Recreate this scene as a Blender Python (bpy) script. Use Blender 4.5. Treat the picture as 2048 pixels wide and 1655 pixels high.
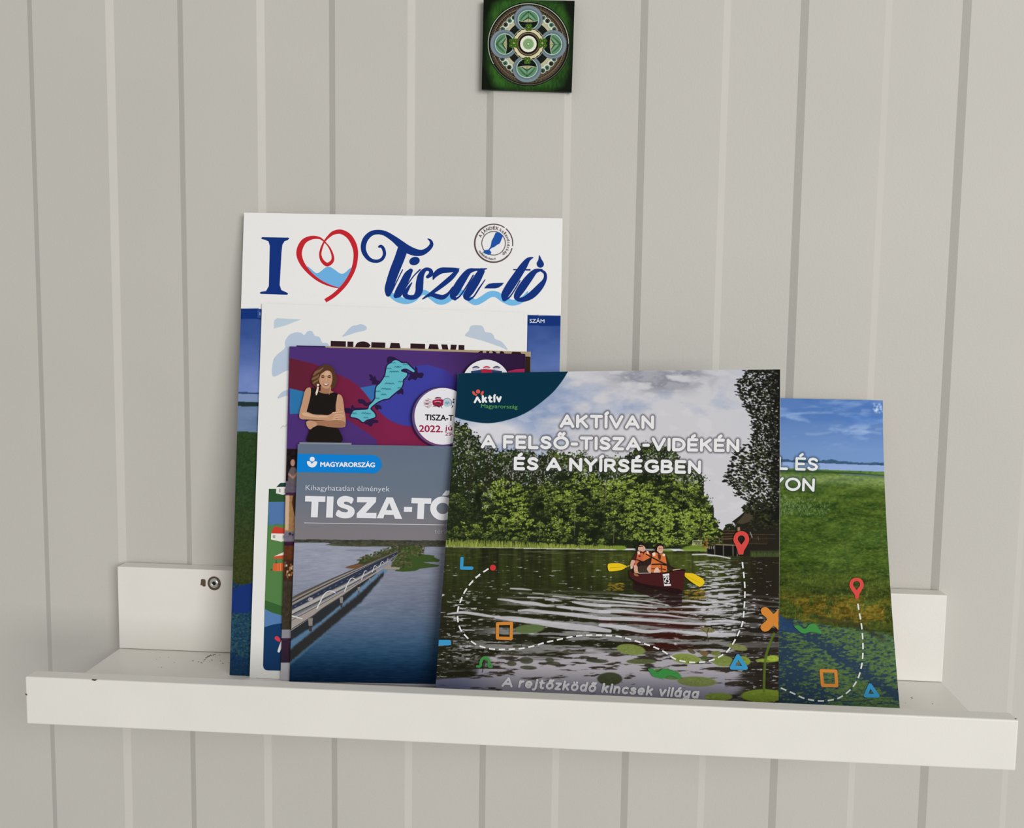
import bpy, math, random
import numpy as np
from mathutils import Matrix, Vector
from mathutils.geometry import tessellate_polygon

random.seed(7)
RNG = np.random.default_rng(11)
for o in list(bpy.data.objects):
    bpy.data.objects.remove(o)
SC = bpy.context.scene
COL = SC.collection

# ------------------------------------------------------------------ camera
W_PX, H_PX = 2048, 1655
K = 0.9167                                   # scale: the ledge is 0.55 m long
CAM = np.array([.0494, -.7206, .2523]) * K
PITCH, YAW, ROLL, FPX = 1.4738, .0789, .0139, 2005.9
Rm = Matrix.Rotation(YAW, 3, 'Z') @ Matrix.Rotation(PITCH, 3, 'X') @ Matrix.Rotation(ROLL, 3, 'Z')
RC = np.array(Rm)
cam_data = bpy.data.cameras.new('camera')
cam_data.sensor_fit = 'HORIZONTAL'
cam_data.sensor_width = 36.0
cam_data.lens = 36.0 * FPX / W_PX
cam_data.clip_start = .01
cam = bpy.data.objects.new('camera', cam_data)
COL.objects.link(cam)
cam.matrix_world = Matrix.Translation(Vector(CAM)) @ Rm.to_4x4()
SC.camera = cam

# ------------------------------------------------------------------ light
world = bpy.data.worlds.new('room_light')
SC.world = world
world.use_nodes = True
bg = world.node_tree.nodes['Background']
bg.inputs[0].default_value = (1.0, .99, .97, 1)
bg.inputs[1].default_value = .37


def area(name, loc, target, sx, sy, power, col=(1, 1, 1)):
    l = bpy.data.lights.new(name, 'AREA')
    l.shape = 'RECTANGLE'
    l.size, l.size_y = sx, sy
    l.energy = power
    l.color = col
    o = bpy.data.objects.new(name, l)
    COL.objects.link(o)
    o.location = loc
    o.rotation_euler = (Vector(target) - Vector(loc)).to_track_quat('-Z', 'Y').to_euler()
    return o


area('window_daylight', (2.15, -3.4, .85), (0, 0, .1), 2.0, 1.9, 98, (1, .995, .985))
vs = SC.view_settings
vs.view_transform = 'Standard'
vs.look = 'None'
vs.exposure = 0.07
vs.gamma = 1.0
vs.use_curve_mapping = False
E_PAPER = .86       # light that falls on the prints, for turning photographed colour into ink colour


# ------------------------------------------------------------------ small helpers
def lin(c):
    c = np.asarray(c, float) / 255.0
    return np.where(c <= .04045, c / 12.92, ((c + .055) / 1.055) ** 2.4)


def ray(px):
    px = np.atleast_2d(np.asarray(px, float))
    d = np.stack([(px[:, 0] - W_PX / 2) / FPX, -(px[:, 1] - H_PX / 2) / FPX, -np.ones(len(px))], 1)
    return d @ RC.T


def hit_y(px, y):
    d = ray(px)
    t = (y - CAM[1]) / d[:, 1]
    return CAM + d * t[:, None]


def hit_z(px, z):
    d = ray(px)
    t = (z - CAM[2]) / d[:, 2]
    return CAM + d * t[:, None]


def project(P):
    q = (np.asarray(P) - CAM) @ RC
    return np.stack([W_PX / 2 + FPX * q[:, 0] / -q[:, 2], H_PX / 2 - FPX * q[:, 1] / -q[:, 2]], 1)


def tag(o, label=None, cat=None, group=None, kind=None):
    if label: o['label'] = label
    if cat: o['category'] = cat
    if group: o['group'] = group
    if kind: o['kind'] = kind
    return o


def empty(name, loc):
    o = bpy.data.objects.new(name, None)
    o.empty_display_size = .02
    COL.objects.link(o)
    o.location = loc
    return o


class MB:
    """collects vertices, faces and ink colours, then links them as one mesh object"""

    def __init__(s):
        s.v, s.c, s.lv, s.ln, s.m, s.n = [], [], [], [], [], 0

    def add(s, verts, faces, col=(1, 1, 1), mat=0):
        verts = np.asarray(verts, float).reshape(-1, 3)
        col = np.asarray(col, float)
        if col.ndim == 1: col = np.broadcast_to(col, (len(verts), 3))
        s.v.append(verts); s.c.append(col)
        if isinstance(faces, np.ndarray):
            s.lv.append((faces + s.n).ravel())
            s.ln.append(np.full(len(faces), faces.shape[1]))
            s.m.append(np.full(len(faces), mat))
        else:
            for f in faces:
                s.lv.append(np.asarray(f) + s.n)
            s.ln.append(np.array([len(f) for f in faces], int))
            s.m.append(np.full(len(faces), mat))
        s.n += len(verts)

    def build(s, name, mats, parent=None, smooth=False, loc=None):
        v = np.concatenate(s.v)
        org = np.array(loc if loc is not None else (0, 0, 0), float)
        lv = np.concatenate(s.lv).astype(np.int32)
        ln = np.concatenate(s.ln).astype(np.int32)
        me = bpy.data.meshes.new(name)
        me.vertices.add(len(v)); me.loops.add(len(lv)); me.polygons.add(len(ln))
        me.vertices.foreach_set('co', (v - org).ravel().astype(np.float32))
        me.loops.foreach_set('vertex_index', lv)
        st = np.zeros(len(ln), np.int32); st[1:] = np.cumsum(ln)[:-1]
        me.polygons.foreach_set('loop_start', st)
        me.polygons.foreach_set('material_index', np.concatenate(s.m).astype(np.int32))
        at = me.color_attributes.new('print', 'FLOAT_COLOR', 'POINT')
        c4 = np.ones((len(v), 4), np.float32); c4[:, :3] = np.concatenate(s.c)
        at.data.foreach_set('color', c4.ravel())
        me.polygons.foreach_set('use_smooth', np.full(len(ln), smooth))
        for m in (mats if isinstance(mats, (list, tuple)) else [mats]): me.materials.append(m)
        me.update(calc_edges=True)
        me.validate()
        o = bpy.data.objects.new(name, me)
        COL.objects.link(o)
        if parent:
            o.parent = parent
            o.location = org - np.array(parent.location)
        else:
            o.location = org
        return o


def rounded_box(mb, x0, x1, y0, y1, z0, z1, b, col=(1, 1, 1), mat=0):
    """box with bevelled edges (three-step corners)"""
    import bmesh
    bm = bmesh.new()
    bmesh.ops.create_cube(bm, size=1)
    for v in bm.verts:
        v.co = Vector((x0 + (v.co.x + .5) * (x1 - x0), y0 + (v.co.y + .5) * (y1 - y0), z0 + (v.co.z + .5) * (z1 - z0)))
    if b > 0:
        bmesh.ops.bevel(bm, geom=list(bm.edges), offset=b, segments=3, profile=.5, affect='EDGES')
    bm.verts.ensure_lookup_table()
    mb.add([v.co[:] for v in bm.verts], [[v.index for v in f.verts] for f in bm.faces], col, mat)
    bm.free()


# ------------------------------------------------------------------ materials
def mat_base(name):
    m = bpy.data.materials.new(name)
    m.use_nodes = True
    nt = m.node_tree
    return m, nt, nt.nodes['Principled BSDF']


def paint_mat(name, col, rough, var=.03, scale=60, bump=.0, bscale=900, spec=.4):
    m, nt, p = mat_base(name)
    tc = nt.nodes.new('ShaderNodeTexCoord')
    nz = nt.nodes.new('ShaderNodeTexNoise')
    nz.inputs['Scale'].default_value = scale
    nz.inputs['Detail'].default_value = 5
    nt.links.new(tc.outputs['Object'], nz.inputs['Vector'])
    r = nt.nodes.new('ShaderNodeValToRGB')
    c = lin(col)
    r.color_ramp.elements[0].position = .3
    r.color_ramp.elements[1].position = .7
    r.color_ramp.elements[0].color = (*(c * (1 - var)), 1)
    r.color_ramp.elements[1].color = (*(c * (1 + var)), 1)
    nt.links.new(nz.outputs['Fac'], r.inputs['Fac'])
    nt.links.new(r.outputs['Color'], p.inputs['Base Color'])
    p.inputs['Roughness'].default_value = rough
    p.inputs['Specular IOR Level'].default_value = spec
    if bump:
        n2 = nt.nodes.new('ShaderNodeTexNoise')
        n2.inputs['Scale'].default_value = bscale
        n2.inputs['Detail'].default_value = 3
        nt.links.new(tc.outputs['Object'], n2.inputs['Vector'])
        b = nt.nodes.new('ShaderNodeBump')
        b.inputs['Strength'].default_value = bump
        b.inputs['Distance'].default_value = .0004
        nt.links.new(n2.outputs['Fac'], b.inputs['Height'])
        nt.links.new(b.outputs['Normal'], p.inputs['Normal'])
    return m


def print_mat(name, rough=.55, spec=.07):
    m, nt, p = mat_base(name)
    a = nt.nodes.new('ShaderNodeAttribute')
    a.attribute_name = 'print'
    tc = nt.nodes.new('ShaderNodeTexCoord')
    nz = nt.nodes.new('ShaderNodeTexNoise')
    nz.inputs['Scale'].default_value = 2600
    nz.inputs['Detail'].default_value = 2
    nt.links.new(tc.outputs['Object'], nz.inputs['Vector'])
    mr = nt.nodes.new('ShaderNodeMapRange')
    mr.inputs['To Min'].default_value = .95
    mr.inputs['To Max'].default_value = 1.05
    nt.links.new(nz.outputs['Fac'], mr.inputs['Value'])
    mx = nt.nodes.new('ShaderNodeVectorMath')
    mx.operation = 'SCALE'
    nt.links.new(a.outputs['Color'], mx.inputs[0])
    nt.links.new(mr.outputs['Result'], mx.inputs['Scale'])
    nt.links.new(mx.outputs['Vector'], p.inputs['Base Color'])
    p.inputs['Roughness'].default_value = rough
    p.inputs['Specular IOR Level'].default_value = spec
    return m


M_WALL = paint_mat('grey_wall_paint', (199, 196, 188.5), .55, .018, 9, .25, 700, .3)
M_SHELF = paint_mat('white_shelf_lacquer', (235, 232, 225), .42, .02, 25, .18, 1300, .4)
M_MDF = paint_mat('bare_brown_board', (98, 80, 62), .8, .25, 900, .4, 1500, .2)
M_DARK = paint_mat('dark_recess', (24, 20, 20), .6, .1, 500, 0, 900, .3)
M_DIRT = paint_mat('brown_dirt', (92, 72, 58), .9, .3, 2000, 0, 900, .1)
M_PAPER = paint_mat('white_page_paper', (228, 226, 222), .7, .02, 400, .1, 2500, .2)
M_PRINT = print_mat('printed_paper')
M_GLOSS = print_mat('printed_gloss', .4, .08)
M_STEEL, _nt, _p = mat_base('screw_steel')
_p.inputs['Metallic'].default_value = 1
_p.inputs['Base Color'].default_value = (.72, .72, .70, 1)
_p.inputs['Roughness'].default_value = .28
_n = _nt.nodes.new('ShaderNodeTexNoise'); _n.inputs['Scale'].default_value = 1500
_m = _nt.nodes.new('ShaderNodeMapRange'); _m.inputs['To Min'].default_value = .2; _m.inputs['To Max'].default_value = .4
_nt.links.new(_n.outputs['Fac'], _m.inputs['Value']); _nt.links.new(_m.outputs['Result'], _p.inputs['Roughness'])

# ------------------------------------------------------------------ the wall: trapezoid-profiled panelling
GX = np.array([-.3629, -.3029, -.2505, -.1915, -.1396, -.0826, -.0262, .0287, .0804, .137, .1891, .2452, .2964]) * K
P_R, P_C = .0567 * K, .0524 * K
gx = list(GX)
down = len(gx) % 2 == 0      # what comes next on the right
while gx[-1] < 1.3:
    gx.append(gx[-1] + (P_R if (len(gx) % 2 == 1) else P_C))
left = [gx[0]]
k = 0
while left[-1] > -1.3:
    left.append(left[-1] - (P_C if k % 2 == 0 else P_R)); k += 1
pre = left[1:][::-1]
GROOVE_D, GROOVE_W = .0025, .0046
prof = []
# gx[0] is a step up (going right the surface comes forward), gx[1] a step back, ...
for i, x in enumerate(pre + gx):
    idx = i - len(pre)
    up = idx % 2 == 0
    a, b = (GROOVE_D, 0.0) if up else (0.0, GROOVE_D)
    prof += [(x - GROOVE_W / 2, a), (x + GROOVE_W / 2, b)]
wv, wf = [], []
for x, y in prof:
    wv += [(x, y, -.9), (x, y, 1.3)]
wf = np.array([(2 * i, 2 * i + 2, 2 * i + 3, 2 * i + 1) for i in range(len(prof) - 1)])
mb = MB(); mb.add(wv, wf)
# body behind the face, so that the wall has thickness
x0, x1 = prof[0][0], prof[-1][0]
mb.add([(x0, .06, -.9), (x1, .06, -.9), (x1, .06, 1.3), (x0, .06, 1.3)], [[0, 1, 2, 3]])
wall = mb.build('wall_back', M_WALL)
tag(wall, 'pale grey wall of vertical panelling with shallow steps', 'wall', kind='structure')

# ------------------------------------------------------------------ the picture ledge
LH = .55 / 2
D, HB, TB, HL, HBOT, TL_ = .1383 * K, .0628 * K, .0137 * K, .0239 * K, .0066 * K, .0117 * K
ledge = empty('picture_ledge', (0, 0, -HBOT))
tag(ledge, 'white wall-mounted picture ledge with raised front lip holding the brochures', 'shelf')
mb = MB(); rounded_box(mb, -LH, LH, -TB, -.0002, .0003, HB, .0006)
# chip beside the screw where the lacquer has come off
SCR = hit_y([(428.5, 1166)], -TB)[0]


def on_panel(pts, y, zoom=None):
    return hit_y(pts, y)


def flat_poly(mb, P, mat=0, col=(1, 1, 1)):
    tri = tessellate_polygon([[Vector(p) for p in P]])
    mb.add(P, [list(t) for t in tri], col, mat)


ZS = lambda pts: [(380 + x * .043945, 1130 + y * .043945) for x, y in pts]
flat_poly(mb, hit_y(ZS([(500, 650), (560, 618), (690, 640), (715, 720), (710, 940), (690, 965), (590, 960), (540, 905), (470, 905), (480, 860), (495, 760)]), -TB - .00012), 1)
ring = [(SCR[0] + .0046 * math.cos(a), -TB - .00014, SCR[2] + .0048 * math.sin(a)) for a in np.linspace(0, 2 * math.pi, 40)[:-1]]
flat_poly(mb, ring, 1)
mb.build('back_panel', [M_SHELF, M_MDF], ledge)
mb = MB(); rounded_box(mb, -LH, LH, -D + TL_, -.0002, -HBOT, 0, .0004)
mb.build('shelf_board', M_SHELF, ledge)
mb = MB(); rounded_box(mb, -LH, LH, -D, -D + TL_, -HBOT, HL, .0009)
ZL = lambda pts: [(30 + x * .24168, 1100 + y * .24168) for x, y in pts]
flat_poly(mb, hit_y(ZL([(632, 1072), (645, 1065), (680, 1068), (668, 1078), (655, 1080), (642, 1076)]), -D - .00012), 1)
flat_poly(mb, hit_z(ZL([(634, 1071), (640, 1064), (678, 1066), (680, 1070)]), HL + .0001), 1)
flat_poly(mb, hit_y(ZL([(84, 1184), (98, 1187), (103, 1198), (92, 1200), (84, 1190)]), -D - .00012), 1)
ZR = lambda pts: [(1640 + x * .24772, 1150 + y * .24772) for x, y in pts]
flat_poly(mb, hit_z(ZR([(1572, 1153), (1590, 1155), (1586, 1160), (1574, 1159)]), HL + .0001), 1)
mb.build('front_lip', [M_SHELF, M_MDF], ledge)
# screw: domed steel head with a hexagonal socket
mb = MB()
prof_s = [(.0000, .0005), (.0013, .0005), (.00145, .0013), (.0022, .0012), (.0030, .0008), (.0034, .0001)]
n = 32
for r, h in prof_s:
    mb.add([(SCR[0] + .0002 + r * math.cos(2 * math.pi * i / n), -TB - .0002 - h, SCR[2] + .0002 + r * math.sin(2 * math.pi * i / n)) for i in range(n)], [])
mb.lv = []; mb.ln = []; mb.m = []
ff = [[a * n + i, a * n + (i + 1) % n, (a + 1) * n + (i + 1) % n, (a + 1) * n + i] for a in range(len(prof_s) - 1) for i in range(n)]
mb.lv = [np.array(f) for f in ff]; mb.ln = [np.full(len(ff), 4)]; mb.m = [np.zeros(len(ff))]
scr = mb.build('screw', M_STEEL, ledge, smooth=True)
scr['label'] = 'round steel screw head'
mb = MB()
hexa = [(SCR[0] + .0002 + .00128 * math.cos(math.pi / 3 * i), -TB - .00085, SCR[2] + .0002 + .00128 * math.sin(math.pi / 3 * i)) for i in range(6)]
mb.add(hexa, [[0, 1, 2, 3, 4, 5]])
hs = mb.build('socket', M_DARK, None)
hs.parent = scr
hs.location = (0, 0, 0)
hs.matrix_parent_inverse = Matrix.Identity(4)
hs.location = -np.array(scr.matrix_world.translation) if False else (0, 0, 0)
hs.location = tuple(-np.array(scr.location) - np.array(ledge.location))

# crumbs of dirt on the shelf board
mb = MB()
dz = [(1585, 885, 9), (1600, 877, 8), (1620, 868, 10), (1640, 866, 7), (1570, 905, 6), (1560, 915, 5), (1540, 930, 6), (1520, 922, 5), (1475, 912, 5), (1468, 915, 5), (1630, 908, 6),
      (1610, 920, 4), (1700, 915, 5), (1720, 935, 6), (1770, 930, 4), (1200, 885, 3), (1168, 900, 4), (1320, 928, 4), (1185, 968, 3), (1213, 968, 4), (1270, 885, 3), (1655, 862, 6),
      (1690, 866, 4), (1550, 933, 4), (1580, 895, 4), (1590, 883, 7), (1608, 873, 7)]
dz = [(30 + x * .24168, 1100 + y * .24168, r * .24168) for x, y, r in dz]
dz += [(1640 + x * .24772, 1150 + y * .24772, r * .24772) for x, y, r in ((742, 990, 6), (908, 1037, 5), (690, 1030, 3))]
for x, y, r in dz:
    c = hit_z([(x, y)], 0.0)[0]
    r = r / 3300.0
    a = random.random() * 3
    P = []
    m_ = 7
    for lev, f in ((0, 1.0), (.5, .75)):
        for i in range(m_):
            t = 2 * math.pi * i / m_
            q = r * f * (1 + .3 * random.uniform(-1, 1))
            X, Y = q * 1.6 * math.cos(t), q * .8 * math.sin(t)
            P.append((c[0] + X * math.cos(a) - Y * math.sin(a), c[1] + X * math.sin(a) + Y * math.cos(a), lev * r * .8))
    P.append((c[0], c[1], .55 * r))
    F = [[i, (i + 1) % m_, m_ + (i + 1) % m_, m_ + i] for i in range(m_)] + [[m_ + i, m_ + (i + 1) % m_, 2 * m_] for i in range(m_)]
    mb.add(P, F)
dirt = mb.build('dirt', M_DIRT)
tag(dirt, 'brown crumbs of dirt scattered on the white ledge below the screw', 'dirt', kind='stuff')

# ------------------------------------------------------------------ leaning sheets of paper
def rest(P):
    """keep a paper edge on top of the board it stands on"""
    P = np.array(P)
    P[:, 2] = np.maximum(P[:, 2], .0001)
    return P


class Sheet:
    """a sheet standing on the ledge: depth y as a function of height z (profile from bottom yb to top yt at height zt), left edge and right edge"""

    def __init__(s, TL, TR, BL, BR, left, right=None, e=1.0, pw=1.5):
        s.l, s.r, s.e, s.pw = left, right or left, e, pw
        s.curved = right is not None or e != 1
        s.xl = s.xr = None
        s.edge = np.array([TL, TR, BL, BR], float)
        a = hit_y([TL, BL], left[1])[0, 0]; b = hit_y([TR, BR], s.r[1])[0, 0]
        s.xl, s.xr = a, b
        C = s.hit([TL, TR, BL, BR])
        s.TL, s.TR, s.BL, s.BR = C
        for q in (s.BL, s.BR): q[2] = max(q[2], .0002)      # nothing sinks into the board

    def g(s, x, z):
        def f(q):
            yb, yt, zt = q
            t = np.clip(1 - z / zt, -.2, 1.3)
            return yt + (yb - yt) * np.sign(t) * np.abs(t) ** s.e
        u = np.clip((x - s.xl) / (s.xr - s.xl), 0, 1.1) ** s.pw
        return f(s.l) * (1 - u) + f(s.r) * u

    def hit(s, px):
        d = ray(px)
        lo, hi = np.full(len(d), .35), np.full(len(d), 1.1)
        for _ in range(44):
            t = (lo + hi) / 2
            P = CAM + d * t[:, None]
            front = P[:, 1] < s.g(P[:, 0], P[:, 2])
            lo = np.where(front, t, lo); hi = np.where(front, hi, t)
        return CAM + d * ((lo + hi) / 2)[:, None]

    def uv(s, u, v, off=0.0):
        """point of the front surface, u left to right, v bottom to top, off = distance in front"""
        xl = s.BL[0] + (s.TL[0] - s.BL[0]) * v; xr = s.BR[0] + (s.TR[0] - s.BR[0]) * v
        zb = s.BL[2] + (s.BR[2] - s.BL[2]) * u; zt = s.TL[2] + (s.TR[2] - s.TL[2]) * u
        x = xl + (xr - xl) * u; z = zb + (zt - zb) * v
        return s.out(np.stack([x, s.g(x, z), z], -1), off)

    def out(s, P, off):
        if not np.any(off): return P
        h = 1e-4
        gx_ = (s.g(P[..., 0] + h, P[..., 2]) - s.g(P[..., 0] - h, P[..., 2])) / (2 * h)
        gz_ = (s.g(P[..., 0], P[..., 2] + h) - s.g(P[..., 0], P[..., 2] - h)) / (2 * h)
        n = np.stack([gx_, -np.ones_like(gx_), gz_], -1)
        n /= np.linalg.norm(n, axis=-1, keepdims=True)
        return P + n * off

    def px(s, pts, off=6e-5):
        if hasattr(s, 'edge'):                   # nothing is printed past the trimmed edge
            tl, tr, bl, br = s.edge
            pts = np.array(pts, float)
            pts[:, 0] = np.clip(pts[:, 0], tl[0] + (bl[0] - tl[0]) * (pts[:, 1] - tl[1]) / (bl[1] - tl[1]) + .3, tr[0] + (br[0] - tr[0]) * (pts[:, 1] - tr[1]) / (br[1] - tr[1]) - .3)
        return s.out(s.hit(pts), off)

    def slab(s, mb, nu, nv, off, th, colf, u0=0., u1=1., v0=0., v1=1., edge=None):
        """closed slab whose front lies off behind the sheet's front; colf(px) gives the ink"""
        U, V = np.meshgrid(np.linspace(u0, u1, nu), np.linspace(v0, v1, nv))
        P = rest(s.uv(U.ravel(), V.ravel(), -off))
        c = colf(project(P)) if callable(colf) else np.broadcast_to(np.asarray(colf, float), P.shape)
        i = np.arange(nu * nv).reshape(nv, nu)
        q = np.stack([i[:-1, :-1], i[:-1, 1:], i[1:, 1:], i[1:, :-1]], -1).reshape(-1, 4)
        mb.add(P, q, c)
        ec = np.asarray(edge if edge is not None else lin((226, 224, 220)), float)
        bu = np.concatenate([U[0, :-1], U[:-1, -1], U[-1, :0:-1], U[:0:-1, 0]])
        bv = np.concatenate([V[0, :-1], V[:-1, -1], V[-1, :0:-1], V[:0:-1, 0]])
        A = rest(s.uv(bu, bv, -off)); B = rest(s.uv(bu, bv, -off - th))
        n = len(bu); j = np.arange(n); j2 = (j + 1) % n
        mb.add(np.concatenate([A, B]), np.stack([j2, j, j + n, j2 + n], -1), ec)
        nb = 20
        U, V = np.meshgrid(np.linspace(u0, u1, nb), np.linspace(v0, v1, nb))
        i = np.arange(nb * nb).reshape(nb, nb)
        q = np.stack([i[:-1, :-1], i[1:, :-1], i[1:, 1:], i[:-1, 1:]], -1).reshape(-1, 4)
        mb.add(rest(s.uv(U.ravel(), V.ravel(), -off - th)), q, ec)


# ------------------------------------------------------------------ ink: a raster that is painted in code
def hash2(ix, iy, seed):
    n = (ix.astype(np.int64) * 374761393 + iy.astype(np.int64) * 668265263 + seed * 974634777) & 0x7fffffff
    n = ((n ^ (n >> 13)) * 1274126177) & 0x7fffffff
    n = (n ^ (n >> 16)) & 0xffff
    return n / 65535.0


def vnoise(x, y, seed=0):
    ix, iy = np.floor(x), np.floor(y)
    fx, fy = x - ix, y - iy
    fx = fx * fx * (3 - 2 * fx); fy = fy * fy * (3 - 2 * fy)
    a, b = hash2(ix, iy, seed), hash2(ix + 1, iy, seed)
    c, d = hash2(ix, iy + 1, seed), hash2(ix + 1, iy + 1, seed)
    return (a + (b - a) * fx) * (1 - fy) + (c + (d - c) * fx) * fy


def fbm(x, y, seed=0, o=4):
    r, a, t = 0, .5, 0
    for i in range(o):
        r = r + a * vnoise(x, y, seed + i * 17); t += a
        x, y, a = x * 2.03 + 5.3, y * 2.03 + 1.7, a * .5
    return r / t


def sm(a, b, x):
    t = np.clip((x - a) / (b - a), 0, 1)
    return t * t * (3 - 2 * t)


def spline(pts, n=8, closed=False):
    """Catmull-Rom through the points (any dimension)"""
    p = np.asarray(pts, float)
    m = len(p)
    out = []
    for i in range(m if closed else m - 1):
        g = lambda k: p[k % m] if closed else p[min(max(k, 0), m - 1)]
        a, b, c, d = g(i - 1), g(i), g(i + 1), g(i + 2)
        for t in np.linspace(0, 1, n, endpoint=False):
            out.append(.5 * (2 * b + (c - a) * t + (2 * a - 5 * b + 4 * c - d) * t * t + (3 * b - a - 3 * c + d) * t ** 3))
    if not closed: out.append(p[-1])
    return np.array(out)


def zoomer(x0, y0, k):
    return lambda pts: [(x0 + p[0] * k, y0 + p[1] * k) + tuple(q * k for q in p[2:]) for p in pts]


class Art:
    def __init__(s, x0, y0, x1, y1, k, col=(255, 255, 255)):
        s.x0, s.y0, s.k = x0, y0, k
        s.w, s.h = int((x1 - x0) * k) + 1, int((y1 - y0) * k) + 1
        s.X, s.Y = np.meshgrid(x0 + np.arange(s.w) / k, y0 + np.arange(s.h) / k)
        s.im = np.empty((s.h, s.w, 3)); s.im[:] = col

    def mix(s, m, col):
        col = np.asarray(col, float)
        s.im += (col - s.im) * np.clip(m, 0, 1)[..., None]

    def win(s, x0, y0, x1, y1):
        a = int(max(0, math.floor((x0 - s.x0) * s.k))); b = int(min(s.w, math.ceil((x1 - s.x0) * s.k) + 1))
        c = int(max(0, math.floor((y0 - s.y0) * s.k))); d = int(min(s.h, math.ceil((y1 - s.y0) * s.k) + 1))
        return slice(c, d), slice(a, b), (b > a and d > c)

    def poly(s, pts, col, a=1.0, ss=3):
        p = np.asarray(pts, float)[:, :2]
        sy, sx, ok = s.win(p[:, 0].min(), p[:, 1].min(), p[:, 0].max(), p[:, 1].max())
        if not ok: return
        X, Y = s.X[sy, sx], s.Y[sy, sx]
        m = np.zeros(X.shape)
        q = np.roll(p, -1, 0)
        for i in range(ss):
            for j in range(ss):
                x = X + ((i + .5) / ss - .5) / s.k; y = Y + ((j + .5) / ss - .5) / s.k
                ins = np.zeros(X.shape, bool)
                for (ax, ay), (bx, by) in zip(p, q):
                    if ay == by: continue
                    c = (ay > y) != (by > y)
                    ins ^= c & (x < (bx - ax) * (y - ay) / (by - ay) + ax)
                m += ins
        m *= a / ss / ss
        s.im[sy, sx] += (np.asarray(col, float) - s.im[sy, sx]) * m[..., None]

    def blob(s, cx, cy, rx, ry, ang, col, a=1.0, soft=.35):
        R = max(rx, ry) * math.sqrt(1 + soft) + 1
        sy, sx, ok = s.win(cx - R, cy - R, cx + R, cy + R)
        if not ok: return
        X, Y = s.X[sy, sx] - cx, s.Y[sy, sx] - cy
        ca, sa = math.cos(ang), math.sin(ang)
        d = ((X * ca + Y * sa) / rx) ** 2 + ((-X * sa + Y * ca) / ry) ** 2
        m = a * np.clip((1 - d) / soft + .5, 0, 1)
        s.im[sy, sx] += (np.asarray(col, float) - s.im[sy, sx]) * m[..., None]

    def line(s, pts, w, col, a=1.0, soft=.7):
        """soft-edged stroke through the points; points may carry their own width"""
        pw = [(p[2] if len(p) > 2 else w) for p in pts]
        R = max(pw) / 2 + soft + 1
        xs, ys_ = [p[0] for p in pts], [p[1] for p in pts]
        sy, sx, ok = s.win(min(xs) - R, min(ys_) - R, max(xs) + R, max(ys_) + R)
        if not ok: return
        m = np.zeros(s.X[sy, sx].shape)
        for p, q, wa, wb in zip(pts[:-1], pts[1:], pw[:-1], pw[1:]):
            X, Y = s.X[sy, sx], s.Y[sy, sx]
            dx, dy = q[0] - p[0], q[1] - p[1]
            t = np.clip(((X - p[0]) * dx + (Y - p[1]) * dy) / max(dx * dx + dy * dy, 1e-9), 0, 1)
            d = np.hypot(X - p[0] - t * dx, Y - p[1] - t * dy)
            m = np.maximum(m, np.clip(((wa + (wb - wa) * t) / 2 + soft / 2 - d) / soft, 0, 1))
        s.im[sy, sx] += (np.asarray(col, float) - s.im[sy, sx]) * (m * a)[..., None]

    def halo(s, strokes, r0, r1, col, a):
        """dark glow printed round the lettering"""
        m = np.zeros(s.X.shape)
        for st in strokes:
            for p, q in zip(st[:-1], st[1:]):
                R = r1 + 2
                sy, sx, ok = s.win(min(p[0], q[0]) - R, min(p[1], q[1]) - R, max(p[0], q[0]) + R, max(p[1], q[1]) + R)
                if not ok: continue
                X, Y = s.X[sy, sx], s.Y[sy, sx]
                dx, dy = q[0] - p[0], q[1] - p[1]
                t = np.clip(((X - p[0]) * dx + (Y - p[1]) * dy) / max(dx * dx + dy * dy, 1e-9), 0, 1)
                d = np.hypot(X - p[0] - t * dx, Y - p[1] - t * dy)
                m[sy, sx] = np.maximum(m[sy, sx], 1 - sm(r0, r1, d))
        s.mix(m * a, col)

    def ink(s, px):
        fx = np.clip((px[:, 0] - s.x0) * s.k, 0, s.w - 1.001); fy = np.clip((px[:, 1] - s.y0) * s.k, 0, s.h - 1.001)
        ix, iy = fx.astype(int), fy.astype(int)
        fx, fy = (fx - ix)[:, None], (fy - iy)[:, None]
        im = s.im
        c = (im[iy, ix] * (1 - fx) + im[iy, ix + 1] * fx) * (1 - fy) + (im[iy + 1, ix] * (1 - fx) + im[iy + 1, ix + 1] * fx) * fy
        return ink(c)


def ink(c):
    return np.clip(lin(np.clip(c, 0, 255)) / E_PAPER, 0, .9)


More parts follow.
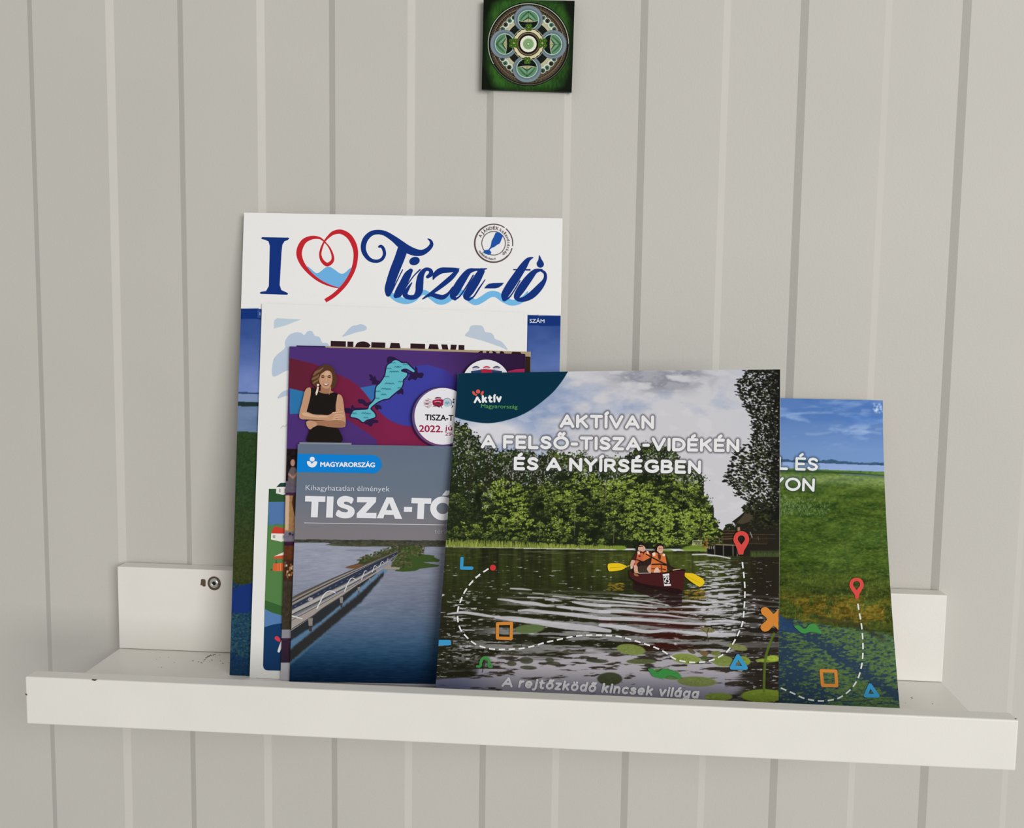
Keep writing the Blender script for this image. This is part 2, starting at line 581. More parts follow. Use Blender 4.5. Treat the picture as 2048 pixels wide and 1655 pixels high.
# ------------------------------------------------------------------ line work and lettering laid on a sheet
class Pen:
    def __init__(s, sheet, mb):
        s.sh, s.mb, s.k = sheet, mb, 0

    def off(s):
        s.k += 1
        return 5e-5 + 2.5e-6 * s.k

    def poly(s, pts, col, holes=(), off=None):
        loops = [np.asarray(pts, float)[:, :2]] + [np.asarray(h, float)[:, :2] for h in holes]
        tri = tessellate_polygon([[Vector((p[0], p[1], 0)) for p in l] for l in loops])
        tri = np.array([t for t in tri if len(set(t)) == 3], int)
        if len(tri) == 0: return
        A = np.concatenate(loops)
        if getattr(s.sh, 'curved', False):       # follow the bend of the sheet
            while True:
                L = np.max([np.hypot(*(A[tri[:, i]] - A[tri[:, (i + 1) % 3]]).T) for i in range(3)], 0)
                big = L > 16
                if not big.any(): break
                q = tri[big]; n = len(A); m = len(q)
                A = np.concatenate([A] + [(A[q[:, i]] + A[q[:, (i + 1) % 3]]) / 2 for i in range(3)])
                ab, bc, ca = n + np.arange(m), n + m + np.arange(m), n + 2 * m + np.arange(m)
                tri = np.concatenate([tri[~big]] + [np.stack(z, 1) for z in ((q[:, 0], ab, ca), (ab, q[:, 1], bc), (ca, bc, q[:, 2]), (ab, bc, ca))])
        P = s.sh.px(A, off or s.off())
        a, b, c = A[tri[:, 0]], A[tri[:, 1]], A[tri[:, 2]]
        cr = (b[:, 0] - a[:, 0]) * (c[:, 1] - a[:, 1]) - (b[:, 1] - a[:, 1]) * (c[:, 0] - a[:, 0])
        tri[cr > 0] = tri[cr > 0][:, ::-1]
        s.mb.add(P, tri, ink(np.asarray(col, float)))

    def smooth(s, pts, col, holes=(), n=6):
        s.poly(spline(pts, n, True), col, [spline(h, n, True) for h in holes])

    def disc(s, c, r, col, ry=None, ang=0, n=40):
        ry = ry or r
        a = np.linspace(0, 2 * math.pi, n, endpoint=False)
        x, y = r * np.cos(a), ry * np.sin(a)
        s.poly(np.stack([c[0] + x * math.cos(ang) - y * math.sin(ang), c[1] + x * math.sin(ang) + y * math.cos(ang)], 1), col)

    def ring(s, c, r, w, col, a0=0, a1=360):
        a = np.radians(np.linspace(a0, a1, 60))
        s.ribbon([(c[0] + r * math.cos(t), c[1] + r * math.sin(t), w) for t in a], col, n=1, cap='butt')

    def ribbon(s, pts, col, w=None, n=6, closed=False, cap='round', off=None):
        """stroke of varying width (points are x, y, width)"""
        p = np.asarray([tuple(q[:2]) + ((q[2] if len(q) > 2 else w),) for q in pts], float)
        if n > 1: p = spline(p, n, closed)
        m = len(p)
        nx = np.roll(p, -1, 0); pv = np.roll(p, 1, 0)
        if not closed: nx[-1] = p[-1]; pv[0] = p[0]
        t = nx[:, :2] - pv[:, :2]
        t /= np.maximum(np.hypot(t[:, 0], t[:, 1]), 1e-6)[:, None]
        nn = np.stack([-t[:, 1], t[:, 0]], 1) * p[:, 2:3] / 2
        o = off or s.off()
        oo = o + np.linspace(0, 2e-6, m)        # a stroke that crosses itself never lies in one plane
        P = s.sh.px(np.concatenate([p[:, :2] + nn, p[:, :2] - nn]), np.concatenate([oo, oo])[:, None])
        i = np.arange(m if closed else m - 1); j = (i + 1) % m
        s.mb.add(P, np.stack([i, j, j + m, i + m], -1), ink(np.asarray(col, float)))
        if cap == 'round' and not closed:
            for e in (0, -1): s._cap(p[e], o + 2.2e-6 * (1 - e), col)
            s.k += 2

    def _cap(s, q, o, col):
        a = np.linspace(0, 2 * math.pi, 18, endpoint=False)
        P = s.sh.px(np.stack([q[0] + q[2] / 2 * np.cos(a), q[1] - q[2] / 2 * np.sin(a)], 1), o)
        s.mb.add(P, np.arange(18)[None, :], ink(np.asarray(col, float)))

    def path(s, pts, w, col, closed=False, cap='round', n=1, o=None):
        """constant-width stroke with rounded joins; every piece lies a hair above the one before"""
        p = np.asarray([q[:2] for q in pts], float)
        if n > 1: p = spline(p, n, closed)
        if o is None:
            o = s.off(); s.k += 36; s.ph = 0
        q = np.roll(p, -1, 0)
        m = len(p)
        c = ink(np.asarray(col, float))

        def nxt():
            s.ph += 1
            return o + (s.ph % 45) * 2e-6
        for i in range(m):
            if closed or cap == 'round' or i not in (0, m - 1): s._cap((p[i][0], p[i][1], w), nxt(), col)
            if i < m - 1 or closed:
                a, b = p[i], q[i]
                d = b - a
                L = np.hypot(*d)
                if L < 1e-6: continue
                nn = np.array([-d[1], d[0]]) / L * w / 2
                s.mb.add(s.sh.px([a + nn, b + nn, b - nn, a - nn], nxt()), np.array([[0, 1, 2, 3]]), c)

    def dashes(s, pts, w, col, on, gap, n=10):
        p = spline([q[:2] for q in pts], n)
        L = np.concatenate([[0], np.cumsum(np.hypot(*np.diff(p, axis=0).T))])
        t, o = 0, s.off()
        while t < L[-1]:
            e = min(t + on, L[-1])
            q = np.linspace(t, e, 4)
            s.ribbon(np.stack([np.interp(q, L, p[:, 0]), np.interp(q, L, p[:, 1])], 1), col, w=w, n=1, cap='butt', off=o)
            t += on + gap

    def text(s, txt, pL, pR, cap, col, bold=0.0, shear=0.0, off=None):
        """lettering from the built-in face, fitted between two baseline points"""
        cu = bpy.data.curves.new('lettering', 'FONT')
        cu.body = txt
        cu.offset = min(bold, 0)
        cu.resolution_u = 5
        o = bpy.data.objects.new('lettering', cu)
        COL.objects.link(o)
        dg = bpy.context.evaluated_depsgraph_get()
        me = o.evaluated_get(dg).to_mesh()
        v = np.empty(len(me.vertices) * 3, np.float32); me.vertices.foreach_get('co', v)
        v = v.reshape(-1, 3)[:, :2].astype(float)
        F = [list(p.vertices) for p in me.polygons]
        o.evaluated_get(dg).to_mesh_clear()
        bpy.data.objects.remove(o); bpy.data.curves.remove(cu)
        x0, x1 = v[:, 0].min(), v[:, 0].max()
        pL, pR = np.asarray(pL, float), np.asarray(pR, float)
        ax = pR - pL
        L = np.hypot(*ax)
        up = np.array([ax[1], -ax[0]]) / L
        u = (v[:, 0] - x0) / (x1 - x0)
        h = v[:, 1] / .729 * cap
        q = pL + u[:, None] * ax + h[:, None] * up + (h * shear)[:, None] * ax / L
        b = max(bold, 0) / .729 * cap
        off = off or s.off()
        for i, (dx, dy) in enumerate(((0, 0), (-1, 0), (1, 0), (0, .8), (0, -.8)) if b else ((0, 0),)):
            s.mb.add(s.sh.px(q + (ax / L * dx + up * dy) * b, off + i * 2e-6), F, ink(np.asarray(col, float)))
        s.k += 4

    def arc_text(s, txt, c, r, a0, a1, cap, col, bold=0.0, inside=False):
        """letters round a circle; angles in degrees, clockwise from the right, image sense"""
        o = s.off()
        n = len(txt)
        for i, ch in enumerate(txt):
            if ch == ' ': continue
            a = math.radians(a0 + (a1 - a0) * (i + .5) / n)
            wd = abs(a1 - a0) / n * math.pi / 180 * r * (.82 if ch not in 'lijtrJ!' else .5)
            p = np.array([c[0] + r * math.cos(a), c[1] + r * math.sin(a)])
            t = np.array([-math.sin(a), math.cos(a)]) * (-1 if inside else 1)
            s.text(ch, p - t * wd / 2, p + t * wd / 2, cap, col, bold, off=o)

    def strokes(s, txt, pL, pR, cap, w, col, shear=0.0, cap_end='round'):
        st = stroke_text(txt, pL, pR, cap, w, shear)
        o = s.off(); s.k += 38; s.ph = 0
        for q in st: s.path(q, w * cap, col, cap=cap_end, o=o)
        return st


def el(cx, cy, rx, ry, a0, a1, n=14):
    return [(cx + rx * math.cos(math.radians(a)), cy + ry * math.sin(math.radians(a))) for a in np.linspace(a0, a1, n)]


_S = [(.54, .84), (.44, .96), (.29, 1), (.11, .94), (.03, .76), (.11, .6), (.28, .52), (.46, .43), (.56, .26), (.47, .07), (.28, 0), (.1, .04), (0, .15)]
_s = [(.36, .6), (.28, .69), (.18, .72), (.05, .66), (.03, .54), (.1, .43), (.26, .36), (.38, .27), (.38, .12), (.28, .02), (.16, 0), (.06, .04), (0, .12)]
_ac = [(-.02, 1.22), (.1, 1.36)]
GL = {
    'A': (.8, [[(0, 0), (.4, 1), (.8, 0)], [(.13, .3), (.67, .3)]]),
    'Λ': (.7, [[(0, 0), (.35, .85), (.7, 0)]]),
    'K': (.62, [[(0, 0), (0, 1)], [(.58, 1), (.02, .42)], [(.22, .62), (.62, 0)]]),
    'T': (.68, [[(0, 1), (.68, 1)], [(.34, 1), (.34, 0)]]),
    'I': (0, [[(0, 0), (0, 1)]]), 'Í': (0, [[(0, 0), (0, 1)], _ac]),
    'V': (.76, [[(0, 1), (.38, 0), (.76, 1)]]),
    'N': (.66, [[(0, 0), (0, 1), (.66, 0), (.66, 1)]]),
    'F': (.52, [[(0, 0), (0, 1), (.52, 1)], [(0, .5), (.46, .5)]]),
    'E': (.54, [[(.54, 0), (0, 0), (0, 1), (.54, 1)], [(0, .5), (.48, .5)]]),
    'É': (.54, [[(.54, 0), (0, 0), (0, 1), (.54, 1)], [(0, .5), (.48, .5)], [(.24, 1.25), (.38, 1.4)]]),
    'L': (.5, [[(0, 1), (0, 0), (.5, 0)]]),
    'S': (.56, [_S]),
    'O': (.86, [el(.43, .5, .43, .5, 0, 360, 28)]),
    'Ő': (.86, [el(.43, .5, .43, .5, 0, 360, 28), [(.27, 1.24), (.36, 1.4)], [(.53, 1.24), (.62, 1.4)]]),
    'Z': (.6, [[(0, 1), (.6, 1), (0, 0), (.6, 0)]]),
    'D': (.7, [[(0, 0), (0, 1), (.25, 1)] + el(.25, .5, .45, .5, 90, -90) + [(0, 0)]]),
    'Y': (.68, [[(0, 1), (.34, .48), (.68, 1)], [(.34, .48), (.34, 0)]]),
    'R': (.58, [[(0, 0), (0, 1), (.28, 1)] + el(.28, .73, .28, .27, 90, -90, 10) + [(0, .46)], [(.3, .46), (.58, 0)]]),
    'G': (.76, [el(.42, .5, .42, .5, 48, 322, 22) + [(.76, .2), (.76, .45), (.48, .45)]]),
    'B': (.6, [[(0, 0), (0, 1), (.28, 1)] + el(.28, .76, .26, .24, 90, -90, 10) + [(0, .52), (.3, .52)] + el(.3, .26, .3, .26, 90, -90, 10) + [(0, 0)]]),
    '-': (.3, [[(0, .4), (.3, .4)]]),
    'a': (.46, [el(.22, .36, .22, .36, 0, 360, 20), [(.46, .72), (.46, 0)]]),
    'á': (.46, [el(.22, .36, .22, .36, 0, 360, 20), [(.46, .72), (.46, 0)], [(.22, .95), (.34, 1.1)]]),
    'e': (.46, [[(0, .36), (.46, .36)] + el(.23, .36, .23, .36, 0, 310, 18)]),
    'r': (.26, [[(0, 0), (0, .72)], [(0, .45), (.08, .64), (.26, .72)]]),
    'j': (.12, [[(.12, .72), (.12, -.12), (.02, -.24), (-.08, -.24)], [(.12, 1.0), (.121, 1.0)]]),
    't': (.34, [[(.12, .95), (.12, .12), (.22, 0), (.34, .02)], [(0, .7), (.32, .7)]]),
    'ő': (.5, [el(.25, .36, .25, .36, 0, 360, 20), [(.16, .95), (.24, 1.08)], [(.38, .95), (.46, 1.08)]]),
    'ö': (.5, [el(.25, .36, .25, .36, 0, 360, 20), [(.13, .98), (.131, .98)], [(.37, .98), (.371, .98)]]),
    'o': (.5, [el(.25, .36, .25, .36, 0, 360, 20)]),
    'z': (.38, [[(0, .72), (.38, .72), (0, 0), (.38, 0)]]),
    'k': (.42, [[(0, 0), (0, 1.02)], [(.38, .72), (.02, .3)], [(.16, .44), (.42, 0)]]),
    'd': (.46, [el(.22, .36, .22, .36, 0, 360, 20), [(.46, 1.02), (.46, 0)]]),
    'i': (0, [[(0, 0), (0, .72)], [(0, 1.0), (.001, 1.0)]]),
    'í': (0, [[(0, 0), (0, .72)], [(0, .97), (.1, 1.12)]]),
    'n': (.42, [[(0, 0), (0, .72)], [(0, .45)] + el(.21, .5, .21, .22, 180, 0, 10) + [(.42, 0)]]),
    'c': (.42, [el(.25, .36, .25, .36, 50, 310, 16)]),
    's': (.38, [_s]),
    'v': (.46, [[(0, .72), (.23, 0), (.46, .72)]]),
    'l': (0, [[(0, 1.02), (0, 0)]]),
    'g': (.46, [el(.22, .36, .22, .36, 0, 360, 20), [(.46, .72), (.46, -.1), (.36, -.26), (.2, -.28), (.05, -.22)]]),
}


def stroke_text(txt, pL, pR, cap, w, shear=0.0):
    """stroke lettering fitted between two baseline points; returns polylines in photo pixels"""
    x = 0
    items = []
    for ch in txt:
        if ch == ' ':
            x += .36; continue
        wd, st = GL[ch]
        items.append((x, st))
        x += wd * (1 - w * .3) + w + .07
    tot = x - .07
    pL, pR = np.asarray(pL, float), np.asarray(pR, float)
    ax = pR - pL
    L = np.hypot(*ax); e = ax / L; up = np.array([e[1], -e[0]])
    kx = L / tot
    res = []
    for x, st in items:
        for q in st:
            P = []
            for a, b in q:
                X = (x + a * (1 - w * .3)) * kx + w * cap / 2
                Y = (w / 2 + b * (1 - w)) * cap
                P.append(tuple(pL + e * (X + Y * shear) + up * Y))
            res.append(P)
    return res

R2 = zoomer(450, 400, .21753); R3 = zoomer(790, 400, .21753); R4 = zoomer(560, 680, .17578); R5 = zoomer(440, 700, .411)
R6 = zoomer(560, 880, .302); P3 = zoomer(500, 950, .254); P4 = zoomer(820, 760, .07857); P5 = zoomer(1370, 1000, .09521)
P6 = zoomer(900, 690, .08789); P7 = zoomer(580, 1060, .15625); B1 = zoomer(1205, 1070, .10742); WO = zoomer(590, 725, .09973)
S1 = zoomer(880, 720, .21752); S2 = zoomer(1220, 720, .21752); S3 = zoomer(860, 1060, .21752); S4 = zoomer(1200, 1060, .21752)
S5 = zoomer(1530, 780, .19333); S6 = zoomer(1530, 1090, .19945); MZ = zoomer(940, 0, .12086)

WHITE, NAVY, RED = (228, 226, 224), (17, 48, 120), (190, 36, 46)

# ================================================================== magazine at the back
A = Sheet((488, 425), (1125, 436.5), (459, 1351), (1108, 1374.5), (-.0536, -.0058, .2975))
art = Art(440, 410, 1140, 1390, 1.0, WHITE)
X, Y = art.X, art.Y
BAR = lambda x: 616.2 + (x - 483) * .0232           # where the white heading ends
y = Y - (BAR(X) - 616.2)                            # picture rows follow the heading
n1, n2 = fbm(X / 30, Y / 9, 1), fbm(X / 3, Y / 2.2, 2)
sky = np.array([50, 77, 140]) + np.array([62, 55, 48]) * sm(630, 782, y)[..., None] + (fbm(X / 60, Y / 30, 3)[..., None] - .5) * 26
pic = sky
pic = np.where((y > 782 + 4 * n1)[..., None], [38, 62, 100], pic)
pic = np.where((y > 787)[..., None], [120, 140, 178], pic)
pic = np.where((y > 801 + 3 * n1)[..., None], [30, 48, 46], pic)
pic = np.where((y > 812)[..., None], np.array([100, 122, 156]) + (n1[..., None] - .5) * 20, pic)
grass = np.array([40, 62, 32]) + (n2[..., None] - .5) * np.array([34, 40, 22]) + sm(960, 1130, y)[..., None] * np.array([12, -2, -4])
pic = np.where((y > 861 + 3 * n1)[..., None], grass, pic)
wat = np.array([26, 56, 84]) + (n2[..., None] - .45) * np.array([60, 90, 60])
pic = np.where((y > 1150 + 40 * n1)[..., None], wat, pic)
art.im = np.where((Y > BAR(X))[..., None], pic, art.im)
art.im[(Y > BAR(X)) & (Y < BAR(X) + 21)] = (15, 48, 116)
for q in range(1500):
    x_, y_ = RNG.uniform(445, 560), RNG.uniform(1225, 1360)
    art.blob(x_, y_, RNG.uniform(.8, 2.2), RNG.uniform(.6, 1.2), RNG.uniform(-.4, .4), [(52, 92, 72), (74, 112, 84), (36, 74, 62), (20, 50, 84)][q % 4], .6)
art.poly([(455, 1186), (480, 1172), (520, 1160), (600, 1166), (640, 1190), (600, 1205), (505, 1222), (470, 1226), (455, 1215)], (22, 48, 112))
art.poly([(440, 1290), (470, 1310), (560, 1330), (640, 1345), (640, 1390), (440, 1390)], (14, 44, 84), .55)
t = empty('magazine', tuple((A.BL + A.BR) / 2))
tag(t, 'tall white-headed magazine with red heart and blue script title, at the back left', 'magazine', 'brochures on the ledge')
mb = MB()
A.slab(mb, 420, 640, 0, .0003, art.ink)
pen = Pen(A, mb)
pen.smooth(R2([(755, 606), (790, 632), (840, 672), (880, 655), (920, 622), (960, 612), (1010, 640), (1060, 675), (1100, 670), (1140, 634), (1172, 622), (1145, 715), (1065, 805), (950, 778), (850, 728), (785, 668)]), (106, 172, 220), n=3)
pen.ribbon(R2([(922, 925, 36), (1000, 875, 38), (1080, 800, 38), (1140, 718, 38), (1185, 620, 40), (1203, 510, 42), (1190, 420, 48), (1142, 335, 48), (1070, 292, 42), (1000, 300, 36), (948, 340, 24), (912, 385, 16), (888, 440, 20), (876, 500, 22), (893, 555, 30), (938, 592, 36), (985, 562, 30), (990, 510, 22), (962, 440, 16), (922, 390, 12), (872, 350, 20), (800, 345, 34), (730, 375, 46), (690, 440, 52), (683, 510, 50), (715, 590, 42), (780, 670, 32), (860, 735, 26), (950, 780, 18), (1050, 810, 8)]), RED, cap='butt')
pen.poly(R2([(333, 345), (345, 340), (585, 345), (592, 355), (575, 368), (548, 378), (528, 410), (520, 480), (503, 780), (518, 826), (570, 850), (582, 862), (570, 870), (330, 862), (318, 852), (332, 842), (378, 835), (403, 790), (412, 420), (400, 380), (372, 366), (338, 358)]), NAVY)
LB = (110, 178, 222)
pen.ribbon(R3([(-20, 815, 14), (-40, 860, 40), (20, 905, 60), (100, 930, 52), (170, 908, 55), (220, 865, 50), (270, 848, 46), (330, 885, 50), (400, 932, 52), (470, 922, 55), (560, 858, 50), (620, 848, 46), (680, 905, 55), (740, 938, 55), (800, 912, 58), (870, 868, 58), (930, 866, 56), (1000, 910, 60), (1070, 942, 55), (1140, 932, 50), (1190, 895, 44), (1222, 838, 10)]), LB, cap='butt')
for st in (
    [(-146, 428, 20), (-128, 424, 28), (-106, 448, 30), (-97, 500, 30), (-123, 545, 30), (-173, 562, 30), (-233, 545, 36), (-278, 490, 44), (-291, 430, 48), (-273, 362, 50), (-223, 310, 46), (-163, 294, 42), (-93, 306, 46), (-13, 355, 56), (50, 405, 70), (110, 448, 75), (180, 478, 68), (245, 483, 54), (300, 455, 42), (335, 412, 36), (328, 375, 24), (303, 356, 10)],
    [(75, 440, 95), (40, 540, 92), (0, 640, 90), (-35, 740, 84), (-58, 820, 76), (-62, 862, 50)],
    [(-62, 868, 34), (-30, 840, 14), (20, 740, 10), (70, 640, 10)],
    [(145, 648, 40), (115, 690, 66), (75, 770, 72), (35, 840, 66), (8, 880, 44)],
    [(8, 885, 30), (50, 880, 14), (100, 800, 11), (170, 700, 11), (230, 640, 14)],
    [(300, 705, 30), (330, 680, 42), (325, 645, 34), (280, 638, 34), (240, 690, 56), (226, 770, 70), (220, 840, 66), (185, 888, 46), (130, 893, 44), (92, 868, 46), (118, 815, 30), (155, 760, 10)],
    [(352, 725, 14), (372, 685, 46), (420, 650, 56), (490, 643, 48), (560, 640, 36), (588, 632, 12)],
    [(575, 648, 30), (510, 718, 46), (410, 800, 40), (320, 865, 26), (255, 908, 12)],
    [(270, 895, 14), (330, 868, 34), (390, 885, 44), (440, 892, 44), (490, 860, 26), (530, 800, 12)],
    [(745, 640, 22), (680, 655, 50), (620, 730, 72), (565, 820, 78), (535, 880, 62), (552, 908, 30)],
    [(552, 912, 22), (600, 878, 14), (660, 790, 12), (720, 690, 12)],
    [(700, 634, 16), (780, 640, 26), (842, 630, 10)],
    [(795, 655, 60), (745, 740, 78), (690, 830, 78), (655, 885, 58), (680, 912, 30)],
    [(680, 914, 24), (725, 885, 14), (775, 810, 14), (828, 732, 8)],
    [(1268, 528, 10), (1225, 548, 40), (1180, 610, 66), (1120, 700, 76), (1060, 790, 80), (1012, 870, 70), (1005, 910, 40)],
    [(1005, 918, 28), (1055, 890, 14), (1110, 810, 11), (1150, 740, 10)],
    [(1350, 642, 18), (1290, 655, 44), (1230, 720, 68), (1165, 810, 74), (1120, 885, 56), (1140, 915, 34)],
    [(1335, 642, 20), (1378, 672, 26), (1378, 730, 34), (1330, 800, 60), (1260, 870, 66), (1190, 910, 48), (1135, 916, 34)]):
    pen.ribbon(R3(st), NAVY, cap='round')
pen.disc(R3([(180, 560)])[0], 10.6, NAVY, 8.2, -.3)
pen.poly(R3([(820, 812), (840, 785), (868, 767), (905, 762), (1002, 760), (985, 782), (955, 803), (925, 812)]), NAVY)
pen.poly(R3([(1087, 634), (1246, 634), (1246, 648), (1086, 644)]), NAVY)
pen.smooth(R3([(1327, 505), (1345, 540), (1368, 580), (1365, 606), (1340, 622), (1312, 610), (1303, 580), (1318, 550)]), NAVY, n=4)
c = R3([(907, 397)])[0]
ST = (86, 70, 74)
pen.ring(c, 38.2, 2.0, ST, 15, 305); pen.ring(c, 38.2, 2.0, ST, 310, 368); pen.ring(c, 36.6, .8, ST, 40, 250); pen.ring(c, 23.6, 1.5, ST)
pen.poly(R3([(925, 302), (940, 296), (965, 297), (992, 330), (970, 385), (962, 400), (938, 412), (915, 430), (890, 440), (868, 458), (886, 478), (880, 498), (862, 504), (840, 497), (812, 482), (820, 462), (860, 455), (880, 425), (890, 375), (908, 340)]), (30, 80, 160))
pen.arc_text('AJÁNDÉK', c, 27.4, 203, 291, 6.6, ST, .02)
pen.arc_text('kalandtérkép', c, 27.4, 294, 412, 6.2, ST, .012)
pen.arc_text('mellékletként!', c, 33.6, 152, 82, 4.6, ST, .012, inside=True)
pen.text('SZÁM', (1059.3, 645.2), (1088.8, 645.6), 7.6, (206, 214, 230), .02)
pen.poly(R2([(300, 1008), (331, 1010), (331, 1086), (299, 1084)]), (40, 74, 140))
pen.text('R', (519.2, 630.5), (522.2, 630.6), 6.0, (150, 166, 196), .01)
mb.build('front_cover', M_PRINT, t)
mb = MB(); A.slab(mb, 30, 30, .0004, .0032, lin((216, 214, 208)), .002, .998, .001, .999); mb.build('page_block', M_PAPER, t)
mb = MB(); A.slab(mb, 30, 30, .0037, .0003, lin((225, 223, 220))); mb.build('back_cover', M_PAPER, t)

# ================================================================== white illustrated programme sheet
B = Sheet((524, 606.5), (1055, 625), (499, 1358), (1040, 1378), (-.0566, -.0172, .237))
art = Art(490, 600, 1070, 1390, 1.0, (225, 224, 221))
t = empty('poster_leaflet', tuple((B.BL + B.BR) / 2))
tag(t, 'white leaflet with pale blue clouds, between the tall magazine and the purple flyer', 'leaflet', 'brochures on the ledge')
mb = MB(); B.slab(mb, 40, 60, 0, .0006, ink((225, 224, 221)))
pen = Pen(B, mb)
CL = (178, 193, 211)
pen.poly(R2([(450, 1180), (450, 1120), (458, 1098), (480, 1086), (700, 1096), (560, 1150)]), (182, 199, 212))
pen.smooth(R2([(1078, 1255), (1110, 1215), (1165, 1160), (1210, 1150), (1250, 1140), (1290, 1155), (1305, 1180), (1280, 1200), (1210, 1215), (1150, 1235)]), CL, n=4)
pen.smooth(R2([(442, 1480), (480, 1420), (550, 1360), (552, 1300), (590, 1240), (650, 1215), (700, 1220), (730, 1240), (760, 1205), (800, 1205), (825, 1245), (870, 1260), (895, 1310), (940, 1315), (960, 1360), (900, 1440), (700, 1520), (560, 1570), (440, 1620)]), CL, n=4)
pen.smooth(R3([(652, 1250), (655, 1225), (680, 1200), (690, 1165), (720, 1150), (790, 1152), (815, 1175), (830, 1210), (880, 1220), (905, 1240), (920, 1275), (960, 1290), (995, 1315), (1035, 1375), (960, 1345), (860, 1310), (780, 1285)]), (182, 193, 208), n=4)
pen.smooth(R5([(280, 235), (300, 205), (340, 190), (370, 195), (370, 215), (320, 222)]), CL, n=4)
pen.ribbon(R5([(296, 380, 3), (306, 368, 5), (316, 372, 4), (327, 360, 3)]), (190, 190, 190))
BKW = (44, 24, 32)
for q in ([(578, 8), (750, 13), (750, 95), (700, 95), (698, 260), (622, 258), (624, 92), (576, 90)], [(768, 14), (836, 16), (832, 262), (764, 260)],
          [(1040, 22), (1200, 28), (1196, 90), (1110, 210), (1196, 212), (1196, 268), (1030, 264), (1030, 210), (1115, 90), (1038, 88)], [(1262, 30), (1358, 34), (1420, 268), (1345, 266), (1310, 150), (1270, 264), (1200, 262)],
          [(1485, 36), (1652, 42), (1650, 120), (1604, 120), (1600, 270), (1530, 268), (1534, 118), (1483, 116)], [(1702, 44), (1794, 48), (1850, 275), (1780, 272), (1745, 160), (1710, 270), (1640, 268)],
          [(1834, 48), (1904, 50), (1930, 170), (1945, 51), (2012, 53), (1970, 280), (1890, 278)], [(2032, 54), (2098, 56), (2096, 284), (2030, 282)]):
    pen.poly(R4(q), BKW)
pen.ribbon(R4([(1010, 82, 60), (985, 58, 66), (945, 48, 68), (900, 60, 70), (893, 100, 72), (930, 135, 72), (985, 165, 72), (980, 220, 72), (930, 236, 68), (870, 215, 60)]), BKW, cap='butt')
# the framed lake picture
pen.poly(P3([(149, 106), (1900, 120), (1890, 1580), (140, 1535), (122, 1531), (108, 1518), (103, 1495), (115, 1040)]), (48, 108, 60))
pen.poly(P3([(149, 106), (600, 112), (600, 215), (148, 210)]), (44, 80, 46))
pen.poly(P3([(148, 209), (600, 205), (600, 390), (200, 385), (146, 405)]), (78, 115, 166))
pen.smooth(P3([(146, 405), (180, 392), (300, 384), (600, 380), (900, 700), (600, 1120), (300, 1050), (180, 1010), (120, 985), (128, 800), (134, 560)]), (82, 124, 70), n=4)
pen.poly(P3([(121, 984), (180, 1004), (257, 1030), (420, 1080), (420, 1170), (250, 1102), (170, 1080), (118, 1052)]), (54, 96, 50))
pen.poly(P3([(118, 1052), (170, 1080), (250, 1102), (420, 1168), (420, 1200), (250, 1166), (180, 1176), (113, 1196)]), (84, 122, 172))
pen.poly(P3([(113, 1196), (180, 1174), (250, 1164), (420, 1170), (1890, 1500), (1890, 1580), (140, 1535), (122, 1531), (108, 1518), (103, 1495)]), (20, 56, 98))
pen.poly(P3([(208, 92), (240, 60), (300, 58), (300, 92)]), (30, 62, 56))
pen.poly(P3([(208, 92), (300, 90), (300, 148), (258, 153), (205, 142)]), (222, 220, 214))
for q in ([(230, 105), (241, 107), (240, 135), (229, 133)], [(272, 105), (282, 105), (281, 138), (271, 139)]): pen.poly(P3(q), (150, 155, 150))
pen.poly(P3([(175, 460), (170, 440), (195, 402), (300, 425), (300, 465)]), (192, 60, 46))
pen.poly(P3([(168, 458), (300, 460), (300, 515), (245, 522), (165, 505)]), (226, 222, 214))
for q in ([(180, 470), (200, 472), (199, 495), (179, 492)], [(258, 474), (272, 473), (271, 497), (257, 498)]): pen.poly(P3(q), (160, 162, 165))
pen.poly(P3([(182, 642), (280, 596), (300, 640), (240, 658), (190, 656)]), (196, 78, 46))
pen.poly(P3([(190, 638), (280, 598), (300, 622), (250, 630)]), (226, 220, 206))
pen.poly(P3([(183, 695), (280, 688), (290, 752), (188, 755), (180, 740)]), (204, 96, 54))
pen.path(P3([(220, 692), (222, 752)]), .9, (226, 150, 70)); pen.path(P3([(240, 692), (242, 752)]), .9, (226, 170, 90))
pen.path(P3([(208, 668), (206, 690), (216, 690)]), 1.0, (50, 70, 50)); pen.disc(P3([(170, 742)])[0], 1.6, (90, 70, 50))
pen.smooth(P3([(195, 1285), (205, 1266), (225, 1270), (240, 1290), (238, 1308), (222, 1306)]), (206, 62, 74), n=4)
pen.ribbon(P3([(228, 1384, 20), (240, 1350, 22), (262, 1290, 20)]), (224, 224, 226))
mb.build('printed_sheet', M_PRINT, t)

# ================================================================== tan and brown sheet behind the purple flyer
C2 = Sheet((593, 690.6), (1061.5, 703), (574, 1360.5), (1054, 1378.5), (-.0574, -.0234, .208))
t = empty('patterned_leaflet', tuple((C2.BL + C2.BR) / 2))
tag(t, 'tan and dark brown sheet, only its top and right edges showing behind the purple flyer', 'leaflet', 'brochures on the ledge')
mb = MB(); C2.slab(mb, 40, 60, 0, .0006, ink((168, 148, 118)))
pen = Pen(C2, mb)
pen.poly([(592, 690.3), (650, 691.5), (652, 696), (592, 696)], (50, 34, 78))
pen.poly(P6([(645, 160), (700, 128), (740, 132), (760, 150), (830, 150), (835, 125), (870, 140), (905, 130), (960, 128), (1010, 140), (1040, 155), (1090, 138), (1130, 150), (1180, 130), (1225, 160), (1240, 190), (1240, 700), (645, 700)]), (34, 20, 26))
for x in (785, 930, 1095): pen.disc(P6([(x, 168)])[0], 3.6, (176, 158, 128))
pen.poly(P6([(1400, 178), (1420, 150), (1600, 155), (1625, 195), (1712, 205), (1716, 255), (1832, 262), (1836, 800), (1390, 800)]), (42, 26, 20))
